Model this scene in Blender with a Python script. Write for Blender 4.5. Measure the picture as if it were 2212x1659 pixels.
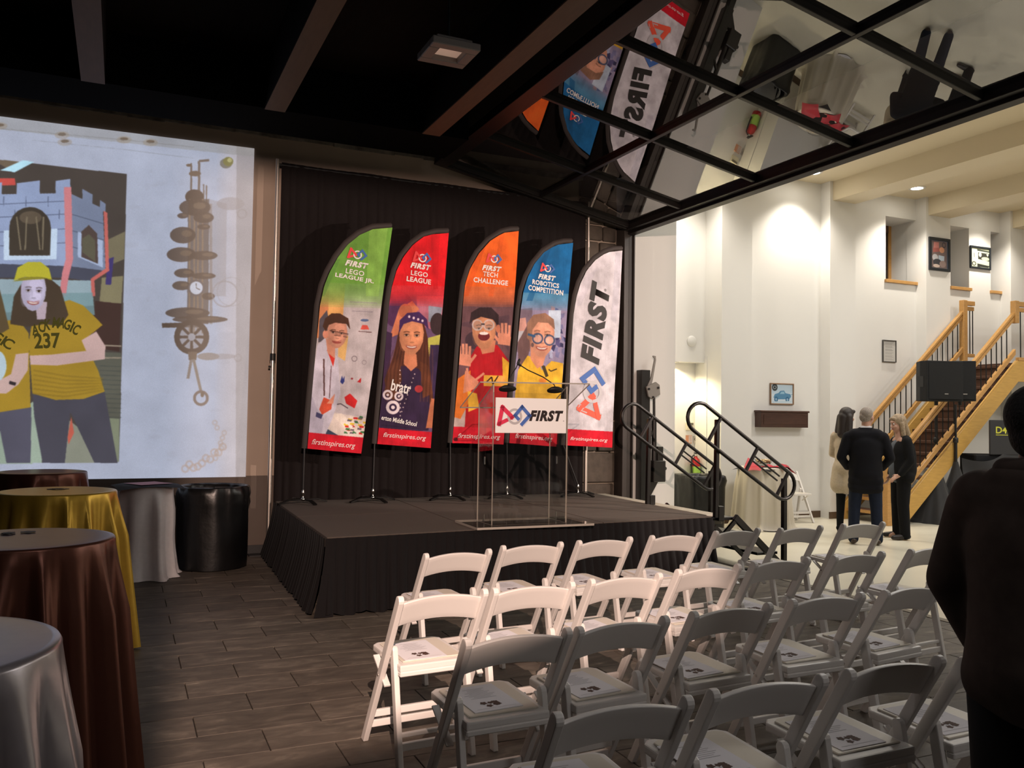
import bpy, bmesh, math, random
import numpy as np
from mathutils import Vector, Matrix, Euler

for o in list(bpy.data.objects):
    bpy.data.objects.remove(o)
SC = bpy.context.scene
COL = SC.collection
rnd = random.Random(7)
PI = math.pi

# ------------------------------------------------------------------ camera
CAM = Vector((0.0, 0.0, 1.6))
FPX, CX, CY = 1868.7, 1106.0, 829.5
_pi, _ro, _ya = 0.03753, 0.01494, 0.42426
_f = Vector((math.sin(_ya)*math.cos(_pi), math.cos(_ya)*math.cos(_pi), math.sin(_pi)))
_r0 = Vector((math.cos(_ya), -math.sin(_ya), 0))
_u0 = _r0.cross(_f)
_r = _r0*math.cos(_ro) + _u0*math.sin(_ro)
_u = -_r0*math.sin(_ro) + _u0*math.cos(_ro)
cam_data = bpy.data.cameras.new('camera')
cam_data.sensor_width = 36.0
cam_data.sensor_fit = 'HORIZONTAL'
cam_data.lens = FPX/2212.0*36.0
cam_data.clip_start = 0.05
camera = bpy.data.objects.new('camera', cam_data)
camera.matrix_world = Matrix(((_r.x, _u.x, -_f.x, CAM.x), (_r.y, _u.y, -_f.y, CAM.y),
                              (_r.z, _u.z, -_f.z, CAM.z), (0, 0, 0, 1)))
COL.objects.link(camera)
SC.camera = camera

def ray(x, y):
    return _r*(x-CX) - _u*(y-CY) + _f*FPX
def onY(x, y, c):
    d = ray(x, y); return CAM + d*(c/d.y)
def onZ(x, y, c=0.0):
    d = ray(x, y); return CAM + d*((c-CAM.z)/d.z)
def onX(x, y, c):
    d = ray(x, y); return CAM + d*(c/d.x)

# ------------------------------------------------------------------ world, exposure
SC.view_settings.view_transform = 'Standard'
SC.view_settings.look = 'None'
SC.view_settings.gamma = 1.0
SC.view_settings.exposure = 0.0
SC.view_settings.use_curve_mapping = False
w = bpy.data.worlds.new('world'); SC.world = w
w.use_nodes = True
w.node_tree.nodes['Background'].inputs[0].default_value = (0.02, 0.02, 0.025, 1)
w.node_tree.nodes['Background'].inputs[1].default_value = 1.0

# ------------------------------------------------------------------ lamps (stage, hall and alcove lights of the place, plus added room fill)
def lamp(name, kind, loc, energy, color, target=None, size=0.1, size_y=None, angle=None, blend=0.3):
    d = bpy.data.lights.new(name, kind)
    d.energy = energy; d.color = color
    if kind == 'AREA':
        d.size = size
        if size_y: d.shape = 'RECTANGLE'; d.size_y = size_y
    else:
        d.shadow_soft_size = size
    if kind == 'SPOT':
        d.spot_size = angle; d.spot_blend = blend
    o = bpy.data.objects.new(name, d); COL.objects.link(o)
    o.location = loc
    if target is not None:
        v = Vector(target)-Vector(loc)
        o.rotation_euler = v.to_track_quat('-Z', 'Y').to_euler()
    return o
KEY_POS = Vector((-0.1, -1.0, 3.2))
SIDE_POS = Vector((8.9, 3.3, 3.3))
lamp('stage_key_lamp', 'SPOT', KEY_POS, 2650, (1.0, 0.71, 0.58), target=(3.35, 9.2, 0.6), size=0.010, angle=math.radians(72), blend=0.55)
lamp('stage_side_lamp', 'SPOT', SIDE_POS, 1500, (1.0, 0.77, 0.66), target=(3.4, 9.9, 2.0), size=0.014, angle=math.radians(54), blend=0.5)
HALL_WARM = (1.0, 0.91, 0.78)
for (hx, hy, e) in ((7.83, 10.5, 170), (10.05, 10.58, 210), (12.27, 10.5, 200), (14.5, 10.5, 200)):
    lamp('hall_downlight_lamp', 'SPOT', (hx, hy, 5.54), e, HALL_WARM, target=(hx, hy+0.12, 0), size=0.06, angle=math.radians(110), blend=0.8)
for (hx, hy, e) in ((8.6, 7.0, 70), (11.5, 7.2, 88), (9.2, 3.6, 80), (12.5, 3.5, 76), (15.5, 6.0, 72), (9.0, 0.5, 50)):
    lamp('hall_ceiling_lamp', 'AREA', (hx, hy, 5.2), e, (1.0, 0.965, 0.92), target=(hx, hy, 0), size=0.9)
lamp('alcove_lamp', 'SPOT', (7.95, 11.36, 2.44), 85, (1.0, 0.84, 0.50), target=(7.95, 11.42, 0), size=0.03, angle=math.radians(150), blend=0.6)
lamp('room_fill', 'AREA', (0.8, 2.4, 4.4), 12, (1.0, 0.93, 0.89), target=(0.8, 4.4, 0), size=1.2)  # added soft fill lifting the ambient level of the dim room
lamp('rear_room_fill', 'AREA', (2.6, -2.2, 4.0), 30, (1.0, 0.94, 0.91), target=(3.0, 3.5, 0.6), size=1.0)  # added fill from behind the camera, brightens chair backs and floor

# ------------------------------------------------------------------ materials
MATS = {}
def new_mat(name):
    m = bpy.data.materials.new(name); m.use_nodes = True
    return m, m.node_tree, m.node_tree.nodes['Principled BSDF']
def mat(name, col, rough=0.5, metal=0.0, spec=None, emit=None, estr=0.0, noise=0.0, nscale=20.0, bump=0.0, bscale=None,
        stretch=(1, 1, 1), sheen=0.0, coat=0.0, aniso=0.0, detail=4.0, rand=0.0):
    if name in MATS: return MATS[name]
    m, nt, b = new_mat(name)
    c = tuple(col)+(1,)
    b.inputs['Base Color'].default_value = c
    b.inputs['Roughness'].default_value = rough
    b.inputs['Metallic'].default_value = metal
    if spec is not None: b.inputs['Specular IOR Level'].default_value = spec
    if sheen: b.inputs['Sheen Weight'].default_value = sheen
    if coat: b.inputs['Coat Weight'].default_value = coat
    if aniso: b.inputs['Anisotropic'].default_value = aniso
    if emit is not None:
        b.inputs['Emission Color'].default_value = tuple(emit)+(1,)
        b.inputs['Emission Strength'].default_value = estr
    if noise or bump or rand:
        tc = nt.nodes.new('ShaderNodeTexCoord'); mp = nt.nodes.new('ShaderNodeMapping')
        mp.inputs['Scale'].default_value = stretch
        nt.links.new(tc.outputs['Object'], mp.inputs[0])
        n = nt.nodes.new('ShaderNodeTexNoise'); n.inputs['Scale'].default_value = nscale; n.inputs['Detail'].default_value = detail
        nt.links.new(mp.outputs[0], n.inputs[0])
        if noise or rand:
            h = nt.nodes.new('ShaderNodeHueSaturation'); h.inputs['Color'].default_value = c
            mr = nt.nodes.new('ShaderNodeMapRange')
            mr.inputs[1].default_value = 0.25; mr.inputs[2].default_value = 0.75
            mr.inputs[3].default_value = 1-noise; mr.inputs[4].default_value = 1+noise
            nt.links.new(n.outputs[0], mr.inputs[0])
            src = mr.outputs[0]
            if rand:
                oi = nt.nodes.new('ShaderNodeObjectInfo')
                m2 = nt.nodes.new('ShaderNodeMapRange'); m2.inputs[3].default_value = 1-rand; m2.inputs[4].default_value = 1+rand
                nt.links.new(oi.outputs['Random'], m2.inputs[0])
                mm = nt.nodes.new('ShaderNodeMath'); mm.operation = 'MULTIPLY'
                nt.links.new(src, mm.inputs[0]); nt.links.new(m2.outputs[0], mm.inputs[1]); src = mm.outputs[0]
            nt.links.new(src, h.inputs['Value'])
            nt.links.new(h.outputs[0], b.inputs['Base Color'])
        if bump:
            bp = nt.nodes.new('ShaderNodeBump'); bp.inputs['Strength'].default_value = bump; bp.inputs['Distance'].default_value = 0.02
            if bscale:
                n2 = nt.nodes.new('ShaderNodeTexNoise'); n2.inputs['Scale'].default_value = bscale; n2.inputs['Detail'].default_value = 3
                nt.links.new(mp.outputs[0], n2.inputs[0]); nt.links.new(n2.outputs[0], bp.inputs['Height'])
            else:
                nt.links.new(n.outputs[0], bp.inputs['Height'])
            nt.links.new(bp.outputs[0], b.inputs['Normal'])
    MATS[name] = m
    return m
def glass_mat(name, tint=(1, 1, 1), f0=0.05, rough=0.0, fmax=1.0, power=5.0):
    """thin sheet: transparent + mirror reflection, Schlick Fresnel from |N.I| (same from both sides)"""
    if name in MATS: return MATS[name]
    m = bpy.data.materials.new(name); m.use_nodes = True
    nt = m.node_tree; nt.nodes.clear()
    N = nt.nodes.new
    out = N('ShaderNodeOutputMaterial'); mix = N('ShaderNodeMixShader')
    tr = N('ShaderNodeBsdfTransparent'); tr.inputs[0].default_value = tuple(tint)+(1,)
    gl = N('ShaderNodeBsdfGlossy'); gl.inputs['Roughness'].default_value = rough
    geo = N('ShaderNodeNewGeometry'); dt = N('ShaderNodeVectorMath'); dt.operation = 'DOT_PRODUCT'
    nt.links.new(geo.outputs['Normal'], dt.inputs[0]); nt.links.new(geo.outputs['Incoming'], dt.inputs[1])
    ab = N('ShaderNodeMath'); ab.operation = 'ABSOLUTE'; nt.links.new(dt.outputs['Value'], ab.inputs[0])
    om = N('ShaderNodeMath'); om.operation = 'SUBTRACT'; om.inputs[0].default_value = 1.0; nt.links.new(ab.outputs[0], om.inputs[1])
    pw = N('ShaderNodeMath'); pw.operation = 'POWER'; pw.inputs[1].default_value = power; nt.links.new(om.outputs[0], pw.inputs[0])
    ma = N('ShaderNodeMath'); ma.operation = 'MULTIPLY_ADD'; ma.inputs[1].default_value = fmax-f0; ma.inputs[2].default_value = f0; ma.use_clamp = True
    nt.links.new(pw.outputs[0], ma.inputs[0]); nt.links.new(ma.outputs[0], mix.inputs[0])
    nt.links.new(tr.outputs[0], mix.inputs[1]); nt.links.new(gl.outputs[0], mix.inputs[2])
    nt.links.new(mix.outputs[0], out.inputs[0])
    MATS[name] = m
    return m

# ------------------------------------------------------------------ object helpers
def link(name, me, m=None, parent=None):
    o = bpy.data.objects.new(name, me); COL.objects.link(o)
    if m is not None and me is not None and not me.materials:
        for q in (m if isinstance(m, (list, tuple)) else [m]): me.materials.append(q)
    if parent is not None: o.parent = parent
    return o
def tag(o, label=None, cat=None, group=None, kind=None):
    if label: o['label'] = label
    if cat: o['category'] = cat
    if group: o['group'] = group
    if kind: o['kind'] = kind
    return o
def empty(name, loc=(0, 0, 0), rz=0.0, label=None, cat=None, group=None, kind=None):
    o = bpy.data.objects.new(name, None); COL.objects.link(o)
    o.location = loc; o.rotation_euler = (0, 0, rz); o.empty_display_size = 0.1
    return tag(o, label, cat, group, kind)
def copy_tree(o, parent=None):
    c = o.copy(); COL.objects.link(c)
    if parent is not None: c.parent = parent
    for ch in list(o.children): copy_tree(ch, c)
    return c

class MB:
    def __init__(s): s.v = []; s.f = []; s.sm = []; s.mi = []; s.cur = 0
    def add(s, vs, fs, smooth=False):
        b = len(s.v); s.v += [tuple(q) for q in vs]
        for q in fs: s.f.append(tuple(i+b for i in q)); s.sm.append(smooth); s.mi.append(s.cur)
    def box(s, c, d, rot=None):
        x, y, z = d[0]/2, d[1]/2, d[2]/2
        vs = [Vector((a*x, b*y, e*z)) for a in (-1, 1) for b in (-1, 1) for e in (-1, 1)]
        if rot is not None: vs = [rot @ q for q in vs]
        vs = [q+Vector(c) for q in vs]
        s.add(vs, [(0, 1, 3, 2), (4, 6, 7, 5), (0, 4, 5, 1), (2, 3, 7, 6), (0, 2, 6, 4), (1, 5, 7, 3)])
    def span(s, a, b):
        s.box([(a[i]+b[i])/2 for i in range(3)], [abs(b[i]-a[i]) for i in range(3)])
    def bar(s, p, q, wd, ht, up=(0, 0, 1)):
        p, q = Vector(p), Vector(q); d = (q-p); L = d.length; d.normalize()
        upv = Vector(up)
        if abs(d.dot(upv)) > 0.98: upv = Vector((0, 1, 0))
        sx = d.cross(upv).normalized(); uz = sx.cross(d).normalized()
        R = Matrix((sx, d, uz)).transposed()
        s.box((p+q)/2, (wd, L, ht), R)
    def tube(s, pts, r, n=10, caps=True, closed=False):
        pts = [Vector(p) for p in pts]; k = len(pts)
        rs = r if isinstance(r, (list, tuple)) else [r]*k
        prev = None; rings = []
        for i, p in enumerate(pts):
            if closed: t = (pts[(i+1) % k]-pts[i-1])
            else: t = pts[min(i+1, k-1)]-pts[max(i-1, 0)]
            t.normalize()
            if prev is None:
                a = t.orthogonal().normalized()
            else:
                a = prev-t*prev.dot(t)
                a = a.normalized() if a.length > 1e-6 else t.orthogonal().normalized()
            prev = a; b = t.cross(a)
            rings.append([p+(a*math.cos(2*PI*j/n)+b*math.sin(2*PI*j/n))*rs[i] for j in range(n)])
        vs = [q for g in rings for q in g]; fs = []
        for i in range(k if closed else k-1):
            i2 = (i+1) % k
            for j in range(n):
                j2 = (j+1) % n
                fs.append((i*n+j, i*n+j2, i2*n+j2, i2*n+j))
        s.add(vs, fs, True)
        if caps and not closed:
            s.add(rings[0], [tuple(range(n))[::-1]]); s.add(rings[-1], [tuple(range(n))])
    def lathe(s, prof, n=24, c=(0, 0, 0), caps=True, fr=None, smooth=True):
        k = len(prof); vs = []
        for i, (r, z) in enumerate(prof):
            for j in range(n):
                a = 2*PI*j/n; rr = r*(fr(a, i) if fr else 1.0)
                vs.append((c[0]+rr*math.cos(a), c[1]+rr*math.sin(a), c[2]+z))
        fs = []
        for i in range(k-1):
            for j in range(n):
                j2 = (j+1) % n
                fs.append((i*n+j, i*n+j2, (i+1)*n+j2, (i+1)*n+j))
        s.add(vs, fs, smooth)
        if caps:
            s.add(vs[:n], [tuple(range(n))[::-1]]); s.add(vs[-n:], [tuple(range(n))])
    def prism(s, poly, t, fn):
        """poly 2D points, thickness t; fn(a,b,c)->xyz with c in 0..t"""
        n = len(poly)
        vs = [fn(a, b, 0) for a, b in poly]+[fn(a, b, t) for a, b in poly]
        s.add(vs, [tuple(range(n))[::-1], tuple(range(n, 2*n))]+[(i, (i+1) % n, n+(i+1) % n, n+i) for i in range(n)])
    def grid(s, nu, nv, fn, smooth=True):
        vs = [fn(i/nu, j/nv) for j in range(nv+1) for i in range(nu+1)]
        s.add(vs, [(j*(nu+1)+i, j*(nu+1)+i+1, (j+1)*(nu+1)+i+1, (j+1)*(nu+1)+i) for j in range(nv) for i in range(nu)], smooth)
    def mesh(s, name, bevel=0.0, seg=1, fix=True):
        me = bpy.data.meshes.new(name)
        me.from_pydata(s.v, [], s.f)
        me.polygons.foreach_set('use_smooth', s.sm)
        me.polygons.foreach_set('material_index', s.mi)
        if bevel or fix:
            bm = bmesh.new(); bm.from_mesh(me)
            if bevel:
                es = [e for e in bm.edges if len(e.link_faces) == 2 and e.calc_face_angle(0) > 0.6]
                bmesh.ops.bevel(bm, geom=es, offset=bevel, segments=seg, affect='EDGES', profile=0.6)
            if fix: bmesh.ops.recalc_face_normals(bm, faces=bm.faces)
            bm.to_mesh(me); bm.free()
        me.update()
        return me
    def build(s, name, m=None, parent=None, bevel=0.0, seg=1, fix=True):
        return link(name, s.mesh(name, bevel, seg, fix), m, parent)

def boxobj(name, a, b, m, parent=None, bevel=0.0, seg=1):
    k = MB(); k.span(a, b); return k.build(name, m, parent, bevel, seg)
def tubeobj(name, pts, r, m, parent=None, n=10):
    k = MB(); k.tube(pts, r, n); return k.build(name, m, parent)
def struct(o, label=None):
    o['kind'] = 'structure'
    if label: o['label'] = label
    return o

def text_mesh(s, size, shear=0.0, bold=0.0, align='CENTER', space=1.0):
    cu = bpy.data.curves.new('lettering', 'FONT')
    cu.body = s; cu.size = size; cu.shear = shear; cu.offset = bold; cu.align_x = align; cu.align_y = 'CENTER'
    cu.space_character = space; cu.resolution_u = 3; cu.fill_mode = 'FRONT'
    o = bpy.data.objects.new('lettering', cu); COL.objects.link(o)
    dg = bpy.context.evaluated_depsgraph_get(); dg.update()
    me = bpy.data.meshes.new_from_object(o.evaluated_get(dg))
    bpy.data.objects.remove(o); bpy.data.curves.remove(cu)
    me.materials.clear()
    return me
def put_text(s, size, origin, ex, ey, m, parent, shear=0.0, bold=0.0, width=None, height=None, warp=None, name='lettering', align='CENTER', space=1.0):
    me = text_mesh(s, size, shear, bold, align, space)
    ex, ey, origin = Vector(ex), Vector(ey), Vector(origin)
    co = np.zeros(len(me.vertices)*3); me.vertices.foreach_get('co', co); co = co.reshape(-1, 3)
    if len(co):
        mn, mx = co.min(0), co.max(0); c = (mn+mx)/2
        sx = (width/(mx[0]-mn[0])) if width else 1.0
        sy = (height/(mx[1]-mn[1])) if height else (sx if width else 1.0)
        if height and not width: sx = sy
        for i, v in enumerate(me.vertices):
            a, b = (co[i, 0]-c[0])*sx, (co[i, 1]-c[1])*sy
            q = origin+ex*a+ey*b
            if warp: q = warp(q)
            v.co = q
    me.update()
    return link(name, me, m, parent)

# ------------------------------------------------------------------ painter (flat prints are painted by code into generated images)
class Canvas:
    """paints polygons; coordinates are metres on the printed sheet (X, Z); helper points are given through fn(px,py)"""
    def __init__(s, x0, x1, z0, z1, wpx, hpx, fn, col=(1, 1, 1)):
        s.x0, s.x1, s.z0, s.z1, s.w, s.h, s.fn = x0, x1, z0, z1, wpx, hpx, fn
        s.a = np.ones((hpx, wpx, 3), np.float32)*np.array(col, np.float32)/255.0
        s.rs = np.random.RandomState(3)
    def _pts(s, pts):
        o = []
        for p in pts:
            q = s.fn(*p); o.append(((q[0]-s.x0)/(s.x1-s.x0)*s.w, (q[1]-s.z0)/(s.z1-s.z0)*s.h))
        return np.array(o)
    def mask(s, pts):
        P = s._pts(pts)
        i0, i1 = max(int(P[:, 0].min())-1, 0), min(int(P[:, 0].max())+2, s.w)
        j0, j1 = max(int(P[:, 1].min())-1, 0), min(int(P[:, 1].max())+2, s.h)
        if i1 <= i0 or j1 <= j0: return None
        X, Y = np.meshgrid(np.arange(i0, i1)+.5, np.arange(j0, j1)+.5)
        ins = np.zeros(X.shape, bool); n = len(P)
        for k in range(n):
            xa, ya = P[k]; xb, yb = P[(k+1) % n]
            if ya == yb: continue
            c = ((ya > Y) != (yb > Y)) & (X < (xb-xa)*(Y-ya)/(yb-ya)+xa)
            ins ^= c
        return i0, i1, j0, j1, ins
    def poly(s, pts, col, al=1.0):
        r = s.mask(pts)
        if r is None: return
        i0, i1, j0, j1, ins = r
        c = np.array(col, np.float32)/255.0
        sub = s.a[j0:j1, i0:i1]
        sub[ins] = sub[ins]*(1-al)+c*al
    def ell(s, cx, cy, rx, ry, col, al=1.0, rot=0.0, a0=0.0, a1=2*PI):
        pts = []
        for k in range(25):
            t = a0+(a1-a0)*k/24; x, y = rx*math.cos(t), ry*math.sin(t)
            pts.append((cx+x*math.cos(rot)-y*math.sin(rot), cy+x*math.sin(rot)+y*math.cos(rot)))
        s.poly(pts, col, al)
    def line(s, pts, wd, col, al=1.0):
        for (xa, ya), (xb, yb) in zip(pts[:-1], pts[1:]):
            dx, dy = xb-xa, yb-ya; L = math.hypot(dx, dy) or 1; nx, ny = -dy/L*wd/2, dx/L*wd/2
            s.poly([(xa+nx, ya+ny), (xb+nx, yb+ny), (xb-nx, yb-ny), (xa-nx, ya-ny)], col, al)
    def ring(s, cx, cy, r0, r1, col, al=1.0):
        pts = [(cx+r1*math.cos(t*PI/12), cy+r1*math.sin(t*PI/12)) for t in range(25)]+[(cx+r0*math.cos(-t*PI/12), cy+r0*math.sin(-t*PI/12)) for t in range(25)]
        s.poly(pts, col, al)
    def blur(s, k=1):
        for _ in range(k):
            p = np.pad(s.a, ((1, 1), (1, 1), (0, 0)), 'edge')
            s.a = (p[1:-1, 1:-1]*2+p[:-2, 1:-1]+p[2:, 1:-1]+p[1:-1, :-2]+p[1:-1, 2:])/6.0
    def mottle(s, amt, cells=9):
        out = np.zeros((s.h, s.w), np.float32)
        for k in (1, 2, 4):
            gw, gh = int(cells*k)+2, int(cells*k*s.h/s.w)+2
            g = s.rs.randn(gh, gw).astype(np.float32)
            yy = np.linspace(0, gh-1.001, s.h); xx = np.linspace(0, gw-1.001, s.w)
            y0, x0 = yy.astype(int), xx.astype(int); fy, fx = (yy-y0)[:, None], (xx-x0)[None, :]
            fy, fx = fy*fy*(3-2*fy), fx*fx*(3-2*fx)
            out += ((g[y0][:, x0]*(1-fx)+g[y0][:, x0+1]*fx)*(1-fy)+(g[y0+1][:, x0]*(1-fx)+g[y0+1][:, x0+1]*fx)*fy)/k
        s.a = np.clip(s.a*(1+amt*out[..., None]), 0, 1)
    def speck(s, amt):
        s.a = np.clip(s.a*(1+amt*s.rs.randn(s.h, s.w, 1).astype(np.float32)), 0, 1)
    def image(s, name):
        im = bpy.data.images.new(name, s.w, s.h, alpha=False)
        px = np.ones((s.h, s.w, 4), np.float32); px[..., :3] = np.clip(s.a, 0, 1)
        im.pixels.foreach_set(px.ravel()); im.update(); im.pack()
        return im
def print_mat(name, im, rough=0.7, emit=0.0, bump=0.0, spec=0.2, base=1.0):
    m, nt, b = new_mat(name)
    t = nt.nodes.new('ShaderNodeTexImage'); t.image = im; t.extension = 'EXTEND'
    uv = nt.nodes.new('ShaderNodeUVMap')
    nt.links.new(uv.outputs[0], t.inputs[0])
    if base == 1.0: nt.links.new(t.outputs[0], b.inputs['Base Color'])
    else: b.inputs['Base Color'].default_value = (base, base, base*0.95, 1)
    b.inputs['Roughness'].default_value = rough; b.inputs['Specular IOR Level'].default_value = spec
    if emit:
        nt.links.new(t.outputs[0], b.inputs['Emission Color']); b.inputs['Emission Strength'].default_value = emit
    if bump:
        tc = nt.nodes.new('ShaderNodeTexCoord'); mp = nt.nodes.new('ShaderNodeMapping')
        mp.inputs['Scale'].default_value = (1.6, 1, 0.45); mp.inputs['Rotation'].default_value = (0, 0.5, 0)
        nt.links.new(tc.outputs['Object'], mp.inputs[0])
        n = nt.nodes.new('ShaderNodeTexNoise'); n.inputs['Scale'].default_value = 7; n.inputs['Detail'].default_value = 2
        nt.links.new(mp.outputs[0], n.inputs[0])
        bp = nt.nodes.new('ShaderNodeBump'); bp.inputs['Strength'].default_value = bump; bp.inputs['Distance'].default_value = 0.03
        nt.links.new(n.outputs[0], bp.inputs['Height']); nt.links.new(bp.outputs[0], b.inputs['Normal'])
    return m
def set_uv(me, fn):
    uv = me.uv_layers.new(name='UVMap')
    for p in me.polygons:
        for li in p.loop_indices:
            uv.data[li].uv = fn(me.vertices[me.loops[li].vertex_index].co)

# emblem: triangle, ring and square interlaced; local units: about 2.1 wide x 1 high
def emblem(origin, ex, ey, s, parent, mred, mblue, mring, mshade=None, warp=None):
    origin, ex, ey = Vector(origin), Vector(ex), Vector(ey)
    n = ex.cross(ey).normalized()
    def mk(name, polys, m, lift):
        b = MB()
        for P in polys:
            vs = [origin+ex*(x*s)+ey*(y*s)+n*lift for x, y in P]
            if warp: vs = [warp(v) for v in vs]
            b.add(vs, [tuple(range(len(vs)))])
        return b.build(name, m, parent, fix=False)
    def seg(p, q, wd):
        dx, dy = q[0]-p[0], q[1]-p[1]; L = math.hypot(dx, dy); ux, uy = dx/L, dy/L; nx, ny = -uy*wd/2, ux*wd/2
        p = (p[0]-ux*wd*.45, p[1]-uy*wd*.45); q = (q[0]+ux*wd*.45, q[1]+uy*wd*.45)
        return [(p[0]-nx, p[1]-ny), (q[0]-nx, q[1]-ny), (q[0]+nx, q[1]+ny), (p[0]+nx, p[1]+ny)]
    def arc(r0, r1, a0, a1, k=14, c=(0, -0.06)):
        out = []
        for i in range(k):
            t0, t1 = a0+(a1-a0)*i/k, a0+(a1-a0)*(i+1)/k
            out.append([(c[0]+r0*math.cos(t0), c[1]+r0*math.sin(t0)), (c[0]+r1*math.cos(t0), c[1]+r1*math.sin(t0)),
                        (c[0]+r1*math.cos(t1), c[1]+r1*math.sin(t1)), (c[0]+r0*math.cos(t1), c[1]+r0*math.sin(t1))])
        return out
    T = [(-0.78, 0.46), (-0.98, -0.50), (-0.16, -0.10)]
    S = [(0.46, 0.50), (0.94, 0.0), (0.46, -0.50), (0.02, 0.0)]
    if mshade:
        sh = lambda P: [(x+0.04, y-0.05) for x, y in P]
        mk('emblem_shade', [sh(seg(T[0], T[1], .25)), sh(seg(T[1], (-.62, -.34), .15)), sh(seg(T[0], T[2], .25)), sh(seg(S[0], S[1], .21)), sh(seg(S[0], S[3], .21)), sh(seg(S[1], S[2], .21))], mshade, 0.0004)
    mk('emblem_ring', arc(.33, .47, 0, 2*PI, 28), mring, 0.0008)
    mk('emblem_triangle', [seg(T[0], T[1], .25), seg(T[1], (-.55, -.30), .22), seg(T[0], T[2], .25), seg(T[2], (-.40, -.24), .20)], mred, 0.0012)
    mk('emblem_square', [seg(S[0], S[1], .21), seg(S[1], S[2], .21), seg(S[0], S[3], .21), seg(S[3], (.22, -.2), .20)], mblue, 0.0016)
    mk('emblem_ring', arc(.33, .47, PI*1.05, PI*1.8, 10), mring, 0.002)
# ------------------------------------------------------------------ materials list
M_white = mat('white_wall_paint', (0.78, 0.77, 0.75), 0.42, bump=0.02, nscale=120, spec=0.35)
M_hallceil = mat('hall_ceiling_paint', (0.66, 0.58, 0.42), 0.6)
M_backwall = mat('back_wall_paint', (0.37, 0.29, 0.23), 0.75, noise=0.04, nscale=3)
M_brownpaint = mat('brown_dado_paint', (0.085, 0.06, 0.045), 0.6, noise=0.06, nscale=4)
M_dark = mat('dark_wall', (0.03, 0.026, 0.024), 0.8)
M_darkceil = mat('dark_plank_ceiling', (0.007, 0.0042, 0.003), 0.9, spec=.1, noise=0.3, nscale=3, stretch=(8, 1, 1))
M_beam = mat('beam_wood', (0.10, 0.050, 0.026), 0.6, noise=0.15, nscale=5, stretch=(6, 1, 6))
M_black = mat('black_paint', (0.008, 0.008, 0.009), 0.5)
M_frame = mat('bronze_door_frame', (0.010, 0.008, 0.0075), 0.4, spec=0.35)
M_jamb = mat('dark_steel_jamb', (0.035, 0.028, 0.025), 0.45, noise=0.1, nscale=8)
M_grout = mat('dark_grout', (0.016, 0.013, 0.011), 0.9)
M_vct = mat('pale_vinyl_floor', (0.70, 0.66, 0.54), 0.28, noise=0.03, nscale=2.2, spec=0.45)
M_basebrown = mat('brown_rubber_base', (0.10, 0.06, 0.035), 0.5)
M_mortar = mat('mortar', (0.28, 0.23, 0.18), 0.9, noise=0.1, nscale=30)
M_stonewall = mat('dark_wall_stone', (0.060, 0.047, 0.036), 0.85, noise=0.3, nscale=9, bump=0.5, bscale=14, rand=0.25)
M_glass = glass_mat('door_glass', (0.72, 0.74, 0.72), 0.24, power=4.0)
M_carpet = mat('charcoal_stage_carpet', (0.088, 0.070, 0.057), 0.95, noise=0.16, nscale=160, bump=0.35)
M_skirt = mat('black_skirt_fabric', (0.0055, 0.0045, 0.005), 0.85, spec=.2, sheen=0.03, noise=0.15, nscale=60)
M_drape = mat('black_drape_fabric', (0.0105, 0.008, 0.008), 0.9, spec=.15, sheen=0.03, noise=0.15, nscale=40)
M_chrome = mat('polished_chrome', (0.75, 0.73, 0.70), 0.14, 1.0)
M_alu = mat('brushed_aluminium', (0.66, 0.60, 0.54), 0.34, 0.9)
M_wood = mat('honey_oak', (0.50, 0.27, 0.085), 0.36, noise=0.14, nscale=9, stretch=(1, 6, 6), spec=0.45)
M_oak2 = mat('yellow_oak_stringer', (0.56, 0.33, 0.085), 0.4, noise=0.10, nscale=7, stretch=(1, 6, 6), spec=0.4)
M_tread = mat('dark_stair_tread', (0.085, 0.038, 0.022), 0.5, noise=0.15, nscale=12)
M_metalblack = mat('black_powder_coat', (0.007, 0.0065, 0.006), 0.32, spec=0.4)
M_resin = mat('white_resin', (0.74, 0.71, 0.68), 0.34, spec=0.45, bump=0.015, nscale=90)
M_vinyl = mat('ivory_seat_pad', (0.68, 0.63, 0.54), 0.4, spec=0.4)
M_paper = mat('white_paper', (0.76, 0.74, 0.78), 0.8)
M_brownink = mat('brown_ink', (0.075, 0.035, 0.025), 0.8)
M_greyink = mat('grey_ink', (0.42, 0.41, 0.43), 0.8)
M_logored = mat('emblem_red', (0.80, 0.045, 0.05), 0.6)
M_logoblue = mat('emblem_blue', (0.045, 0.14, 0.45), 0.6)
M_logowhite = mat('emblem_white', (0.82, 0.80, 0.78), 0.6)
M_logogrey = mat('emblem_grey', (0.50, 0.48, 0.50), 0.6)
M_ink = mat('black_ink', (0.012, 0.010, 0.010), 0.6)

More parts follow.
